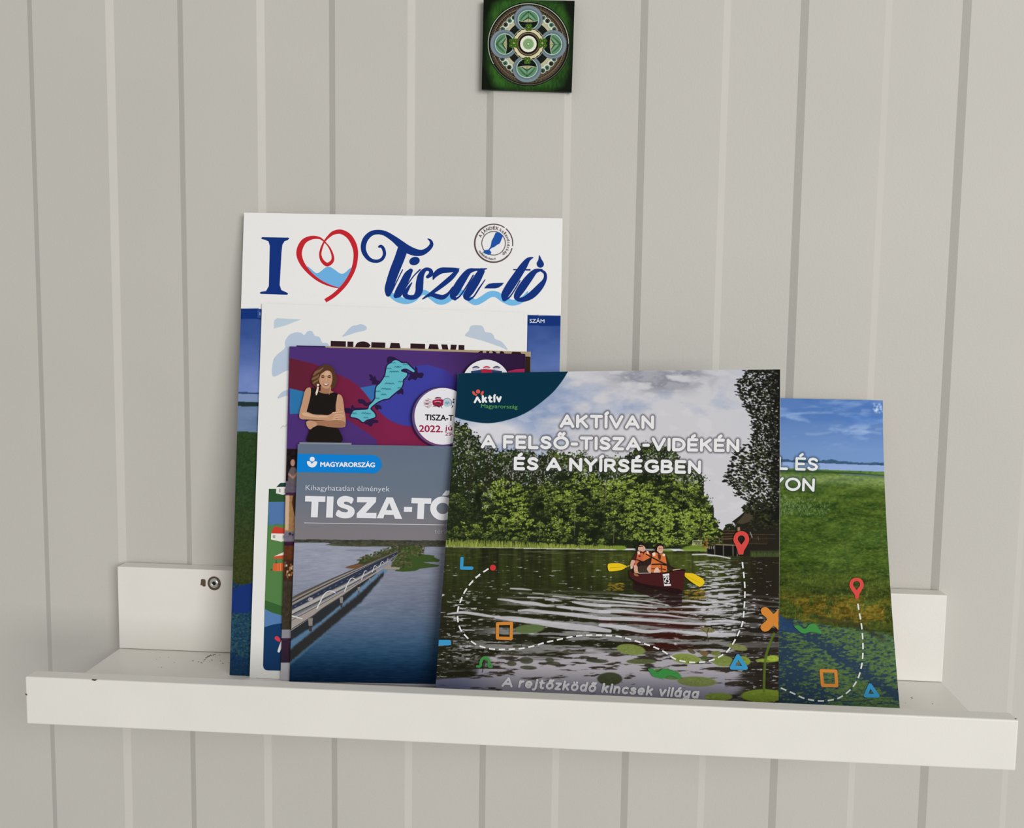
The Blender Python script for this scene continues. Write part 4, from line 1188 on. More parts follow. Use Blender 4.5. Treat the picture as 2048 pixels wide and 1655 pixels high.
for q in range(5200):
    x_, y_ = RNG.uniform(1115, 1810), RNG.uniform(1010, 1250)
    dry = 1195 < y_ < 1255 and RNG.random() < (.5 if 1640 < x_ < 1730 else .16)
    c = [(98, 120, 46), (54, 76, 26), (112, 130, 56), (66, 90, 34)][q % 4] if not dry else [(142, 122, 60), (110, 92, 44), (160, 140, 84), (70, 66, 34)][q % 4]
    art.blob(x_, y_, RNG.uniform(1.5, 4) if y_ < 1150 else .7, .7 if y_ < 1150 else RNG.uniform(1.5, 4.5), RNG.uniform(-.5, .5), c, .4)
# duckweed water in the lower part
edge = 1232 + (X - 1560) * .16 + 14 * (g1 - .5)
dk = fbm(X / 7, Y / 2.4, 47, 5); diag = np.abs((Y - 1236) - (X - 1565) * .68)
w_ = np.array([70, 94, 54]) + (fbm(X / 4, Y / 1.5, 48)[..., None] - .5) * np.array([60, 64, 44])
blue = sm(.44, .56, dk + .3 * np.exp(-(diag / 14) ** 2) + .24 * sm(20, -60, (X - 1560) - (Y - 1236) * .75) - .1)
w_ = w_ + (np.array([26, 44, 72]) - w_) * (blue * .85)[..., None]
mk = sm(0, 6, Y - edge)
art.im += (w_ - art.im) * mk[..., None]
art.line([(1640, 1236), (1680, 1244), (1722, 1252), (1765, 1276)], 9, (44, 42, 26), .55, 6)
art.poly(S6([(130, 690), (165, 700), (290, 820), (340, 870), (270, 880), (130, 850)]), (30, 56, 92), .8)
art.im *= 1.12
h1 = stroke_text('L ÉS', (1556, 939), (1636.8, 941.6), 26.4, .19); h2 = stroke_text('YON', (1541, 979.4), (1629.6, 983.2), 26.6, .19)
art.halo(h1 + h2, 3, 8.5, (40, 60, 70), .5)
t = empty('booklet', tuple((F.BL + F.BR) / 2))
tag(t, 'booklet with a green meadow under a blue sky, rightmost on the ledge', 'booklet', 'brochures on the ledge')
mb = MB(); F.slab(mb, 560, 620, 0, .0003, art.ink)
pen = Pen(F, mb)
TXT = (226, 228, 226)
pen.strokes('L ÉS', (1556, 939), (1636.8, 941.6), 26.4, .19, TXT); pen.strokes('YON', (1541, 979.4), (1629.6, 983.2), 26.6, .19, TXT)
OR, BL, RD, GN = (204, 130, 52), (56, 146, 196), (208, 72, 66), (62, 138, 66)
pen.dashes(S6([(930, 585), (945, 680), (962, 770), (974, 870), (980, 960), (981, 1060), (975, 1160), (960, 1240), (935, 1325), (890, 1405), (830, 1470), (750, 1525), (670, 1550), (570, 1560), (480, 1553), (380, 1530), (290, 1487), (175, 1437), (60, 1380)]), 3.0, (216, 220, 216), 12.4, 7.4)
pen.path(S6([(562, 1257), (708, 1262), (718, 1407), (576, 1402)]), 6.6, OR, closed=True)
pen.path(S6([(1052, 1402), (1006, 1506), (1128, 1509)]), 7.4, BL, closed=True)
pen.smooth(S6([(290, 812), (325, 800), (360, 815), (385, 835), (412, 830), (440, 797), (480, 785), (512, 800), (548, 850), (568, 885), (520, 876), (470, 866), (430, 874), (400, 885), (360, 876), (320, 842)]), GN, n=4)


def pin(pen, c, rx, ry, tip, tw, hole, holetip, z):
    o = spline(z([(c[0], c[1] - ry), (c[0] + rx * .72, c[1] - ry * .7), (c[0] + rx, c[1] + ry * .1), (c[0] + rx * .72, c[1] + ry * .85), (tip[0] + tw * .62, (tip[1] + c[1] + ry) / 2 + .0), (tip[0] + tw * .45, tip[1] - 4), (tip[0], tip[1]), (tip[0] - tw * .45, tip[1] - 4), (tip[0] - tw * .62, (tip[1] + c[1] + ry) / 2), (c[0] - rx * .72, c[1] + ry * .85), (c[0] - rx, c[1] + ry * .1), (c[0] - rx * .72, c[1] - ry * .7)]), 5, True)
    h = z([(c[0] + hole * math.cos(a), c[1] + hole * math.sin(a)) for a in np.linspace(math.radians(150), math.radians(390), 18)] + [(c[0], holetip)])
    pen.poly(o, RD, holes=[h])


pin(pen, (916, 392), 72, 66, (920, 535), 36, 35, 450, S6)
mb.build('front_cover', M_PRINT, t)
mb = MB(); F.slab(mb, 30, 40, .0004, .0014, lin((218, 216, 210)), .002, .998, .001, .999); mb.build('page_block', M_PAPER, t)
mb = MB(); F.slab(mb, 30, 40, .0019, .0003, lin((225, 223, 220))); mb.build('back_cover', M_PAPER, t)

# ================================================================== front booklet (canoe on the river)
Eb = Sheet((916, 746), (1560.4, 738.4), (869.5, 1394), (1557, 1431), (-.0765, -.0292, .205), (-.101, -.064, .208), pw=1.4)
art = Art(860, 730, 1570, 1445, 1.5, (200, 199, 204))
X, Y = art.X, art.Y
# --- sky
c1, c2 = fbm(X / 70, Y / 34, 51, 5), fbm(X / 30, Y / 14, 52, 5)
b = np.clip(1.15 - (X - 1010) / 300 - np.abs(Y - 800) / 160 + (c1 - .5) * 2.2 + (c2 - .5) * .9, 0, 1)
art.mix(b * .9, (128, 148, 186))
art.mix(sm(1420, 1500, X) * sm(830, 760, Y) * .35 + sm(1440, 1540, X) * sm(900, 830, Y) * .2, (176, 182, 198))
dcl = np.exp(-((X - 1318) / 84) ** 2 - ((Y - 752 - (c2 - .5) * 44) / 24) ** 2) * sm(.3, .6, c2 * .6 + c1 * .5)
art.mix(np.clip(dcl * 1.7, 0, .85), (128, 130, 142))
art.mix(np.clip(np.exp(-((X - 985) / 62) ** 2 - ((Y - 866) / 24) ** 2) * 1.6, 0, .95), (210, 209, 214))
art.mix(sm(.5, .7, c2) * .3, (216, 215, 219))
# --- wood on the far bank
skyl = np.array([(850, 832), (905, 836), (918, 850), (934, 852), (946, 868), (958, 872), (966, 890), (985, 898), (1010, 906), (1030, 898), (1052, 904), (1080, 912), (1100, 900), (1125, 907), (1150, 914), (1165, 906), (1185, 920), (1215, 916), (1245, 914), (1266, 904), (1285, 890), (1310, 892), (1335, 898), (1352, 905), (1358, 918), (1376, 936), (1396, 942), (1408, 958), (1406, 980), (1416, 1000), (1428, 1012), (1424, 1030), (1436, 1046), (1444, 1060), (1462, 1048), (1500, 1046), (1570, 1050)])
st_ = lambda v: np.interp(v, skyl[:, 0], skyl[:, 1])
top = st_(X) + (fbm(X / 6, Y / 6, 55) - .5) * 30 + (fbm(X / 2.5, Y / 2.5, 59, 2) - .5) * 14
bank = 1080 + np.interp(X, [870, 1000, 1200, 1440], [3, 10, 12, 14])
wood = (Y > top) & (Y < bank + 4)
art.im = np.where(wood[..., None], np.array([30, 38, 20]) + (fbm(X / 4, Y / 4, 56)[..., None] - .5) * 22, art.im)
pal = [[(24, 31, 17), (33, 43, 22), (43, 55, 27), (52, 64, 33)],                 # deep shade
       [(36, 46, 22), (49, 61, 27), (62, 75, 34), (76, 89, 44)],                # shade
       [(58, 73, 28), (80, 96, 36), (99, 115, 46), (120, 133, 64)],              # half light
       [(88, 106, 32), (116, 138, 44), (142, 162, 60), (166, 182, 92)]]          # sunlit
# crowns: x, y, half width, half height, how much light they catch
crowns = [(905, 905, 44, 60, .1), (935, 960, 40, 60, .12), (985, 935, 40, 40, .12), (1040, 940, 44, 44, .2), (1090, 930, 34, 40, .25), (1140, 945, 44, 42, .42), (1205, 945, 44, 40, .38), (1245, 945, 34, 36, .35), (1310, 925, 52, 44, .28),
          (1380, 955, 40, 40, .36), (1350, 950, 34, 30, .3), (900, 1030, 40, 50, .15), (960, 1010, 36, 44, .2), (1010, 1010, 44, 54, .82), (1035, 1055, 36, 30, .7), (1085, 1000, 40, 40, .45), (1120, 1015, 36, 36, .55), (1175, 985, 50, 46, .62), (1225, 1000, 40, 40, .6), (1105, 1060, 40, 28, .62), (1150, 1055, 34, 28, .5),
          (1265, 985, 40, 40, .66), (1200, 1060, 30, 26, .2), (1245, 1050, 42, 32, .68), (1290, 1020, 44, 36, .8), (1330, 985, 40, 40, .55), (1345, 1045, 46, 36, .9), (1395, 1000, 32, 38, .7), (1400, 1050, 40, 34, .88), (1305, 1078, 40, 18, .9), (1370, 1085, 40, 16, .7), (930, 1068, 44, 24, .45), (975, 1065, 36, 22, .4), (1180, 1082, 30, 14, .55), (1430, 1075, 22, 18, .6)]
for cx, cy, hw, hh, L in sorted(crowns, key=lambda c: c[1]):
    if cx < 1360: art.blob(cx, cy + hh * .55, hw * .9, hh * .6, 0, (24, 31, 16), .55, 1.2)
    for q in range(int(hw * hh / 16)):
        a, r = RNG.uniform(0, 6.283), math.sqrt(RNG.random())
        bx, by = cx + hw * r * math.cos(a), cy + hh * r * math.sin(a)
        if by < st_(bx) + 2 or by > 1092: continue
        lit = L * 1.25 - .25 + .34 * (cy - by) / hh + .10 * (bx - cx) / hw + RNG.normal() * .16
        R = RNG.uniform(2.6, 6)
        for k_ in range(11):
            aa, rr = RNG.uniform(0, 6.283), R * math.sqrt(RNG.random())
            px_, py_ = bx + rr * math.cos(aa) * 1.25, by + rr * math.sin(aa) * .7
            if py_ < st_(px_) - 3: continue
            v = lit + .30 * (by - py_) / R + RNG.normal() * .07
            tone = pal[0 if v < .12 else (1 if v < .36 else (2 if v < .66 else 3))]
            art.blob(px_, py_, RNG.uniform(.8, 2.1), RNG.uniform(.55, 1.1), RNG.uniform(-.6, .6), tone[RNG.integers(0, 4)], .92)
# sky glimpsed through the thin upper crowns, dark twigs across it
for q in range(900):
    x_ = RNG.uniform(905, 1420); y_ = st_(x_) + abs(RNG.normal()) * (70 if x_ < 1110 else 30) + 2
    dens = 1.0 if x_ < 1110 else (.55 if x_ > 1340 else .3)
    if RNG.random() > dens or y_ > 1030 or (x_ > 985 and y_ > 970): continue
    for k_ in range(RNG.integers(2, 6)): art.blob(x_ + RNG.normal() * 3, y_ + RNG.normal() * 3, RNG.uniform(.6, 1.8), RNG.uniform(.5, 1.2), RNG.random() * 3, (190, 190, 194), .75)
for q in range(46):
    x_ = RNG.uniform(930, 1110); y_ = RNG.uniform(900, 950); art.line([(x_, y_), (x_ + RNG.uniform(-5, 5), y_ + RNG.uniform(40, 80))], 1.0, (40, 38, 26), .7)
for q in range(34):     # ragged crown tops against the sky
    x_ = RNG.uniform(1000, 1430); tp = st_(x_)
    for k_ in range(16): art.blob(x_ + RNG.normal() * 4, tp + RNG.normal() * 4, RNG.uniform(.7, 1.8), RNG.uniform(.6, 1.2), RNG.random() * 3, pal[1][k_ % 4], .95)
for q in range(150):
    x_, y_ = RNG.uniform(900, 985), RNG.uniform(838, 905)
    if y_ > st_(x_) - 5: art.blob(x_, y_, RNG.uniform(1, 2.6), RNG.uniform(.8, 1.6), RNG.random() * 3, pal[0][q % 4], .95)
for x_, y0_, y1_, w in ((1402, 1030, 1080, 1.8), (1118, 1020, 1072, 1.0), (1080, 1040, 1074, 1.1), (1150, 1010, 1070, .9), (1228, 1050, 1085, 1.2), (1035, 1010, 1050, 1.2), (1212, 955, 1010, 1.2), (1366, 950, 1010, 1.2), (940, 960, 1020, 1.4)):
    art.line([(x_, y0_), (x_ - 1, y1_)], w, (60, 58, 40) if w > 1.3 else (124, 120, 96), .75)
for cx, cy, rx, ry in ((1062, 1058, 12, 8), (1190, 1066, 18, 10), (1200, 1040, 9, 12), (955, 1000, 10, 18), (1082, 1010, 9, 12), (1130, 1040, 8, 10), (1245, 1020, 8, 9), (1280, 960, 10, 10), (1160, 1022, 8, 7), (1318, 958, 10, 8), (1368, 1012, 7, 9)):
    for k_ in range(16): art.blob(cx + RNG.normal() * rx * .5, cy + RNG.normal() * ry * .5, rx * .4, ry * .35, 0, (20, 26, 13), .6)
# reeds on the bank
for q in range(1300):
    x_ = RNG.uniform(862, 1250); h_ = RNG.uniform(3, 15) * (1 - .5 * sm(950, 1200, x_))
    yb_ = np.interp(x_, [862, 1000, 1205, 1260], [1092, 1094, 1097, 1098])
    art.line([(x_, yb_), (x_ + RNG.uniform(-2, 2), yb_ - h_)], 1.1, [(140, 150, 62), (120, 132, 52), (162, 170, 82), (100, 114, 46)][q % 4], .75, .8)
for cx, cy, rx, ry in ((1240, 1095, 13, 4.5), (1335, 1101, 11, 3), (1204, 1093, 5, 4), (1390, 1098, 26, 8)):
    art.blob(cx, cy, rx, ry, 0, (116, 138, 50), .9, .6)
# --- hut and jetty on the right
art.poly(P5([(990, 455), (1180, 310), (1310, 190), (1500, 195), (2100, 240), (2100, 1190), (1060, 1190), (1080, 600), (1080, 490)]), (34, 32, 24))
art.poly(P5([(1080, 480), (1300, 230), (1420, 220), (1420, 430), (1200, 500)]), (70, 62, 48)); art.line(P5([(995, 455), (1160, 330), (1310, 195), (1600, 200)]), 1.6, (30, 24, 20))
art.poly(P5([(1100, 570), (1150, 560), (1160, 640), (1105, 650)]), (160, 128, 104))
art.poly(P5([(800, 620), (1060, 600), (1060, 900), (780, 900)]), (40, 32, 22))
for k_ in range(4): art.line(P5([(800 - k_ * 10, 640 + k_ * 62), (1060, 640 + k_ * 55)]), 1.0, (132, 110, 78), .7)
art.line(P5([(440, 790), (1020, 800)]), 1.2, (104, 84, 58)); art.line(P5([(440, 900), (1060, 945)]), 3.4, (64, 50, 36)); art.line(P5([(650, 925), (1060, 945)]), 1.4, (150, 138, 116))
art.poly(P5([(460, 955), (1080, 960), (1080, 1180), (460, 1160)]), (22, 20, 16))
for x_ in (455, 620, 805, 1005, 1095): art.line(P5([(x_, 950), (x_ + 5, 1160)]), 2.2, (116, 110, 98), .8)
for x_ in (510, 555, 600): art.line(P5([(x_, 970), (x_, 1015)]), 1.6, (170, 164, 148), .9)
for x_ in (720, 470, 1020): art.line(P5([(x_, 800), (x_, 920)]), 1.6, (116, 96, 70), .8)
for k_ in range(3): art.line(P5([(165, 850 + k_ * 42), (345, 855 + k_ * 42)]), 1.3, (208, 202, 160), .9)
art.line(P5([(165, 845), (165, 940)]), 1.3, (208, 202, 160), .9); art.line(P5([(345, 855), (345, 940)]), 1.2, (170, 160, 120), .9)
for q in range(26): art.blob(*P5([(RNG.uniform(380, 480), RNG.uniform(820, 1000))])[0], 2, 1.4, 0, [(150, 110, 50), (120, 90, 40), (170, 140, 60)][q % 3], .7)
art.line(P5([(1340, 715), (1900, 720)]), 1.2, (96, 76, 60), .8); art.line(P5([(1340, 795), (1900, 800)]), 1.0, (84, 60, 44), .8); art.line(P5([(1340, 905), (1720, 915)]), 1.4, (80, 66, 50), .8)
for k_ in range(9): art.line(P5([(1380 + k_ * 42, 760), (1385 + k_ * 42, 900)]), .9, (78, 52, 38), .8)
art.line(P5([(1370, 670), (1410, 780)]), 1.8, (170, 166, 158), .8); art.line(P5([(1530, 760), (1545, 830)]), 1.4, (120, 108, 96), .7)
# --- dark overhanging tree on the right
ed = np.array([(738, 1494), (752, 1490), (772, 1476), (790, 1480), (812, 1494), (835, 1508), (860, 1512), (885, 1502), (902, 1478), (915, 1466), (930, 1462), (948, 1456), (962, 1450), (974, 1472), (990, 1478), (1004, 1500), (1018, 1480), (1030, 1508), (1060, 1530)])
ein = lambda v: np.interp(v, ed[:, 0], ed[:, 1])
for q in range(3600):
    y_ = RNG.uniform(736, 1050); e_ = ein(y_)
    x_ = e_ + (1566 - e_) * RNG.random() ** .8
    if RNG.random() < .26 * (1 - (x_ - e_) / (1567 - e_)): continue
    c_ = [(24, 24, 18), (34, 35, 24), (16, 17, 13), (44, 46, 30)][q % 4] if RNG.random() < .86 or y_ < 900 else (62, 72, 36)
    art.blob(x_, y_, RNG.uniform(2.2, 5), RNG.uniform(1.1, 2.2), RNG.uniform(-.2, .7), c_, .95)
art.mix(sm(1532, 1556, X) * (Y < 1040) * .8, (20, 21, 16))
for q in range(520):
    y_ = RNG.uniform(745, 1000); e_ = ein(y_)
    x_ = e_ + (1560 - e_) * RNG.random()
    art.blob(x_, y_, RNG.uniform(.7, 2.2), RNG.uniform(.5, 1.1), RNG.uniform(-.2, .7), (196, 196, 200) if x_ < 1535 or RNG.random() < .3 else (90, 92, 84), .85)
for q in range(260):
    y_ = RNG.uniform(738, 1010); x_ = ein(y_) + RNG.normal() * 4
    art.blob(x_, y_, RNG.uniform(2, 4.6), RNG.uniform(.9, 1.7), RNG.uniform(-.2, .7), (28, 28, 21), .95)
for q in range(120): art.blob(RNG.uniform(1490, 1558), RNG.uniform(1000, 1060), RNG.uniform(1.5, 4), RNG.uniform(.8, 1.6), RNG.uniform(-.2, .5), [(30, 32, 20), (52, 58, 32), (20, 20, 15)][q % 3], .8)
# --- water
wy = 1094 + (X - 890) * .016
n_h = fbm(X / 46, Y / 2.4, 61, 4); n_f = fbm(X / 13, Y / 1.7, 62, 4); n_w = fbm(X / 120, Y / 9, 63, 3); n_v = fbm(X / 7, Y / 90, 64, 3)
depth = np.clip((Y - wy) / 300, 0, 1)
base = np.array([42, 47, 21]) + (n_v[..., None] - .5) * np.array([44, 52, 20]) * (1 - sm(.05, .38, depth))[..., None] + (n_f[..., None] - .5) * 22
base = base + (sm(0, .03, depth) * (1 - sm(.1, .26, depth)) * np.exp(-((X - 1330) / 150) ** 2))[..., None] * np.array([26, 30, 8])
base = base - sm(.2, .6, depth)[..., None] * np.array([8, 14, 2])
right = sm(1440, 1520, X + (n_h - .5) * 60)
base = base + (np.array([34, 28, 22]) - base) * (right * .85)[..., None]
white = np.array([186, 184, 190]) + (n_f[..., None] - .5) * 30
water = base
# fine sparkle: left bank and the right-hand channel
chan = np.exp(-((X - (1425 + (Y - 1105) * .08)) / 46) ** 2) * sm(1106, 1130, Y) * (1 - sm(1250, 1285, Y))
spark = sm(.66, .74, n_f + .27 * chan + .07 * right * sm(1150, 1300, Y) - .08 + .12 * np.exp(-((X - 920) / 50) ** 2) * sm(1150, 1210, Y) * (1 - sm(1320, 1340, Y)))
water = water + (white - water) * (spark * .9 * sm(.02, .1, depth))[..., None]
far = sm(.66, .72, n_h) * (1 - sm(.02, .12, depth)) * .4
water = water + (np.array([120, 124, 96]) - water) * far[..., None]
# long bow waves of the canoe
ph = (Y - 1192 - (X - 1230) * .055 + 7 * (n_w - .5) + 5 * (fbm(X / 60, Y / 12, 66) - .5))
per = 9.5 + np.clip(ph, 0, 150) * .075
band = np.sin(2 * math.pi * (ph / per + .6 * (n_h - .5)))
amp = sm(1176, 1200, Y - (X - 1230) * .02) * (1 - sm(1296, 1322, Y + (X - 1230) * .01)) * sm(985, 1075, X + (Y - 1192) * .9) * (1 - .5 * sm(1440, 1500, X))
cov = sm(-.05, .35, band + (n_f - .5) * 1.2 - .25 + .1 * sm(1200, 1290, Y)) * amp
water = water + (white - water) * (cov * .6)[..., None]
redr = np.exp(-((X - 1330) / 60) ** 2) * sm(1195, 1215, Y) * (1 - sm(1290, 1310, Y)) * (1 - cov)
water = water + redr[..., None] * np.array([22, -12, -4])
# smooth sky reflection at the bottom
refl = sm(.0, .12, (Y - (1296 + 14 * (fbm(X / 70, Y / 20, 67) - .5) - (X - 1180) * .02 + 40 * sm(1010, 930, X))) / 100 + .45 * (n_w - .5))
sk2 = np.array([166, 162, 168]) - sm(1330, 1390, Y)[..., None] * np.array([44, 42, 34]) - (sm(1010, 900, X) * sm(1320, 1345, Y))[..., None] * np.array([44, 38, 24])
patch = sm(.54, .64, fbm(X / 34, Y / 5, 68, 5) + .10 * sm(1500, 1530, X) + .05 * np.exp(-((Y - 1312) / 10) ** 2) - .12 * sm(1335, 1350, Y) * (X < 1450))
sk2 = sk2 + (np.array([40, 34, 26]) - sk2) * (patch * .9)[..., None]
refl = refl * (1 - .9 * sm(1462, 1500, X + (n_h - .5) * 40))
water = water + (sk2 - water) * refl[..., None]
lefty = sm(.53, .60, fbm(X / 9, Y / 3.2, 69, 4)) * np.exp(-((X - 940) / 60) ** 2 - ((Y - 1305) / 22) ** 2)
water = water + (np.array([120, 118, 116]) - water) * lefty[..., None]
art.im = np.where((Y > wy + 1.5 * (n_h - .5))[..., None] & ~((X > 1414) & (Y < 1112))[..., None], water, art.im)
art.mix(((X > 1500) & (Y > 1100) & (Y < 1114)) * .8, (52, 62, 34))
for q in range(160):
    x_ = RNG.uniform(1500, 1558); art.line([(x_, 1112), (x_ + RNG.uniform(-1, 1), 1112 - RNG.uniform(3, 9))], .9, [(74, 88, 44), (56, 70, 36)][q % 2], .7)
art.line([(1385, 1108.5), (1410, 1108), (1436, 1111), (1460, 1116)], 2.6, (214, 212, 212), .9, 1.2)
for q in ([(1290, 0)],): pass
# distinct long glints
for st in ([(625, 632, 14), (720, 642, 22), (820, 660, 26), (960, 672, 30), (1060, 690, 22), (1140, 692, 8)], [(815, 738, 16), (930, 735, 26), (1100, 755, 28), (1300, 775, 34), (1500, 800, 32), (1655, 815, 24)], [(1170, 703, 14), (1300, 715, 30), (1500, 740, 34), (1655, 752, 24)],
           [(1310, 660, 12), (1420, 676, 30), (1560, 690, 32), (1655, 695, 26)], [(600, 800, 20), (760, 812, 44), (900, 830, 50), (1090, 860, 52), (1300, 885, 60), (1500, 905, 50), (1655, 925, 30)], [(160, 770, 10), (300, 755, 24), (430, 770, 26), (560, 790, 22), (640, 790, 12)],
           [(740, 535, 12), (850, 540, 16), (935, 548, 6)], [(1130, 605, 10), (1230, 615, 14), (1335, 622, 6)], [(1060, 635, 12), (1130, 640, 20), (1210, 650, 6)], [(900, 615, 14), (1030, 620, 8)], [(945, 575, 8), (1045, 583, 8)], [(1395, 628, 8), (1500, 640, 12), (1620, 650, 8)]):
    art.line(spline(S3(st), 6), 3, (192, 190, 196), .9, 1.3)
for st in ([(0, 640, 8), (140, 655, 14), (300, 670, 16), (480, 690, 8)], [(0, 690, 24), (160, 690, 22), (340, 700, 18), (520, 715, 10)], [(120, 625, 10), (280, 640, 14), (420, 650, 12), (640, 690, 8)], [(180, 590, 8), (300, 600, 12), (460, 605, 8)],
           [(0, 745, 30), (180, 745, 34), (360, 770, 26), (560, 775, 22), (760, 800, 14), (900, 810, 6)], [(0, 810, 32), (240, 815, 34), (480, 830, 26), (700, 850, 22), (960, 860, 22), (1240, 852, 10)], [(0, 870, 26), (200, 890, 40), (420, 930, 34), (640, 920, 22), (860, 945, 30), (1060, 960, 44), (1240, 960, 30)],
           [(600, 690, 6), (760, 700, 12), (980, 705, 18), (1160, 690, 16)], [(640, 740, 6), (820, 752, 14), (1040, 745, 20), (1240, 730, 10)], [(760, 640, 6), (960, 660, 18), (1140, 655, 22), (1290, 640, 14)], [(1190, 800, 6), (1300, 775, 12), (1420, 752, 6)], [(980, 840, 10), (1160, 830, 24), (1330, 850, 16)],
           [(1000, 610, 10), (1120, 600, 22), (1280, 590, 16)], [(980, 560, 8), (1140, 545, 20), (1290, 540, 10)], [(1040, 500, 8), (1160, 490, 16), (1290, 480, 8)], [(1060, 440, 8), (1170, 430, 14), (1280, 420, 6)], [(1090, 380, 6), (1190, 370, 12), (1290, 360, 5)]):
    art.line(spline(S4(st), 6), 3, (192, 190, 196), .9, 1.3)
for st in ([(200, 765, 10), (420, 785, 22), (640, 800, 18), (760, 812, 8)], [(250, 850, 14), (460, 865, 24), (640, 890, 20), (900, 905, 10)], [(0, 835, 20), (180, 850, 12)]):
    art.line(spline(S4(st), 6), 3, (66, 30, 30), .8, 1.6)
art.blob(*S3([(915, 905)])[0], 30, 9, -.06, (92, 110, 66), .95)
for c, rx, ry, an, col in (((285, 1095), 29, 10.5, .12, (118, 132, 66)), ((790, 1180), 29, 10, .1, (124, 138, 62)), ((1130, 1200), 22, 11, .1, (120, 134, 66)), ((1320, 1200), 14, 9, .2, (130, 146, 58)), ((890, 1390), 39, 10, .04, (104, 116, 62)), ((90, 1365), 25, 13, 0, (56, 62, 40)), ((1265, 1075), 20, 6, .2, (122, 126, 74)),
                           ((1065, 1130), 10, 4.5, 0, (108, 116, 54)), ((960, 1175), 8, 5, 0, (76, 88, 44)), ((380, 1205), 30, 5, 0, (84, 92, 56)), ((620, 1320), 28, 10, .2, (80, 116, 58)), ((1540, 1195), 24, 4, 0, (130, 148, 58)), ((1590, 1175), 12, 6, 0, (150, 172, 56)), ((1500, 1520), 44, 13, 0, (112, 132, 44)), ((1090, 1530), 28, 8, 0, (110, 128, 52)), ((840, 1110), 9, 4, .5, (84, 78, 56)), ((955, 1130), 9, 5, .3, (110, 92, 60)), ((990, 915), 15, 5, .1, (118, 112, 74))):
    p = S4([c])[0]
    art.blob(p[0], p[1], rx, ry, an, col, .95, .25)
    for k_ in range(int(rx * 1.4)): art.blob(p[0] + RNG.normal() * rx * .38, p[1] + RNG.normal() * ry * .38, RNG.uniform(1, 3.5), .9, RNG.uniform(-.4, .4), [min(255, v * 1.18) for v in col] if k_ % 2 else [v * .8 for v in col], .4)
for c, rx, ry in (((910, 1040), 11, 4), ((1245, 1122), 8, 3), ((885, 1195), 14, 7), ((905, 1262), 17, 4), ((750, 1225), 10, 5), ((1130, 1222), 15, 4), ((800, 1068), 9, 3), ((1100, 1190), 9, 4), ((1420, 1160), 10, 1.6), ((1540, 1200), 22, 4)):
    p = S3([c])[0]; art.blob(p[0], p[1], rx, ry, .05, (64, 66, 50), .85)
art.line(S3([(848, 1000), (840, 1070)]), 1.5, (40, 40, 36)); art.line(S3([(505, 1220), (478, 1305)]), 1.5, (36, 46, 36))
art.line(spline(S4([(1000, 900), (985, 950), (998, 1020)]), 5), 1.6, (66, 56, 40)); art.line(S4([(985, 950), (940, 910)]), 1.2, (74, 64, 46), .8); art.line(spline(S4([(1000, 1050), (1050, 1042)]), 3), 1.2, (50, 46, 40))
art.line(spline(S4([(1600, 950), (1555, 1060), (1525, 1160), (1512, 1300), (1508, 1480)]), 6), 5.0, (84, 106, 36), .9, 1.5)
# --- reflections of canoe and paddles
for q in range(60):
    art.blob(*B1([(RNG.uniform(90, 380), RNG.uniform(880, 1030))])[0], RNG.uniform(2, 5), .8, 0, [(146, 118, 30), (104, 92, 30), (170, 140, 40)][q % 3], .6)
    art.blob(*B1([(RNG.uniform(1530, 1890), RNG.uniform(1010, 1200))])[0], RNG.uniform(2, 6), .9, 0, [(150, 118, 30), (112, 92, 26), (176, 140, 44)][q % 3], .6)
art.poly(B1([(560, 880), (900, 960), (1480, 1080), (1480, 1320), (1300, 1340), (1000, 1180), (560, 1020)]), (38, 18, 20), .75)
for q in range(30): art.blob(*B1([(RNG.uniform(560, 1460), RNG.uniform(1080, 1300))])[0], RNG.uniform(2, 6), .7, 0, (150, 146, 150), .5)
art_corner = (list(spline([(1136.9, 741.2), (1121, 766), (1097.5, 791.8), (1054, 824), (1010.5, 840.7), (973.5, 845.9), (934, 840.7), (907.6, 833.0)], 6)) + [(916.2, 745.9)])
art.poly(art_corner, (2, 46, 66))
# --- halo of the heading
HL_ = [('AKTÍVAN', (1119.3, 855.3), (1309.2, 857.6), 27.0), ('A FELSŐ-TISZA-VIDÉKÉN', (961.8, 896.2), (1479.5, 904.2), 27.0), ('ÉS A NYÍRSÉGBEN', (1027.5, 939.9), (1403.2, 947.6), 27.2)]
for tx, a_, b_, cp_ in HL_:
    art.halo(stroke_text(tx, a_, b_, cp_, .222), 2.8, 8.8, (64, 62, 70), .62)
t = empty('booklet', tuple((Eb.BL + Eb.BR) / 2))
tag(t, 'large square booklet with two people in a red canoe on a river, frontmost', 'booklet', 'brochures on the ledge')
mb = MB(); Eb.slab(mb, 820, 800, 0, .0003, art.ink)
pen = Pen(Eb, mb)
for c, rx, ry, an in (((310, 302), 2.4, 4.4, -.5), ((350, 288), 4.2, 4.2, 0), ((388, 302), 2.6, 4.6, .5), ((330, 318), 2.6, 2, 0)):
    pen.disc(S1([c])[0], rx, (214, 84, 72), ry, an)
pen.strokes('Λktív', (947.6, 806.2), (1004.2, 804.0), 15.4, .27, (236, 236, 236))
pen.text('Magyarország', (962.2, 815.2), (1035, 816.8), 8.2, (84, 150, 78), .006)
for tx, a_, b_, cp_ in HL_: pen.strokes(tx, a_, b_, cp_, .232, (234, 233, 236))
pen.strokes('A rejtőzködő kincsek világa', (1002.6, 1372.4), (1397, 1396.4), 19.8, .225, (208, 208, 212), shear=.16)
WH = (226, 226, 226)
pen.path(S3([(296, 258), (291, 346), (385, 347)]), 6.6, BL)
pen.disc(S3([(580, 343)])[0], 6.0, (196, 52, 56))
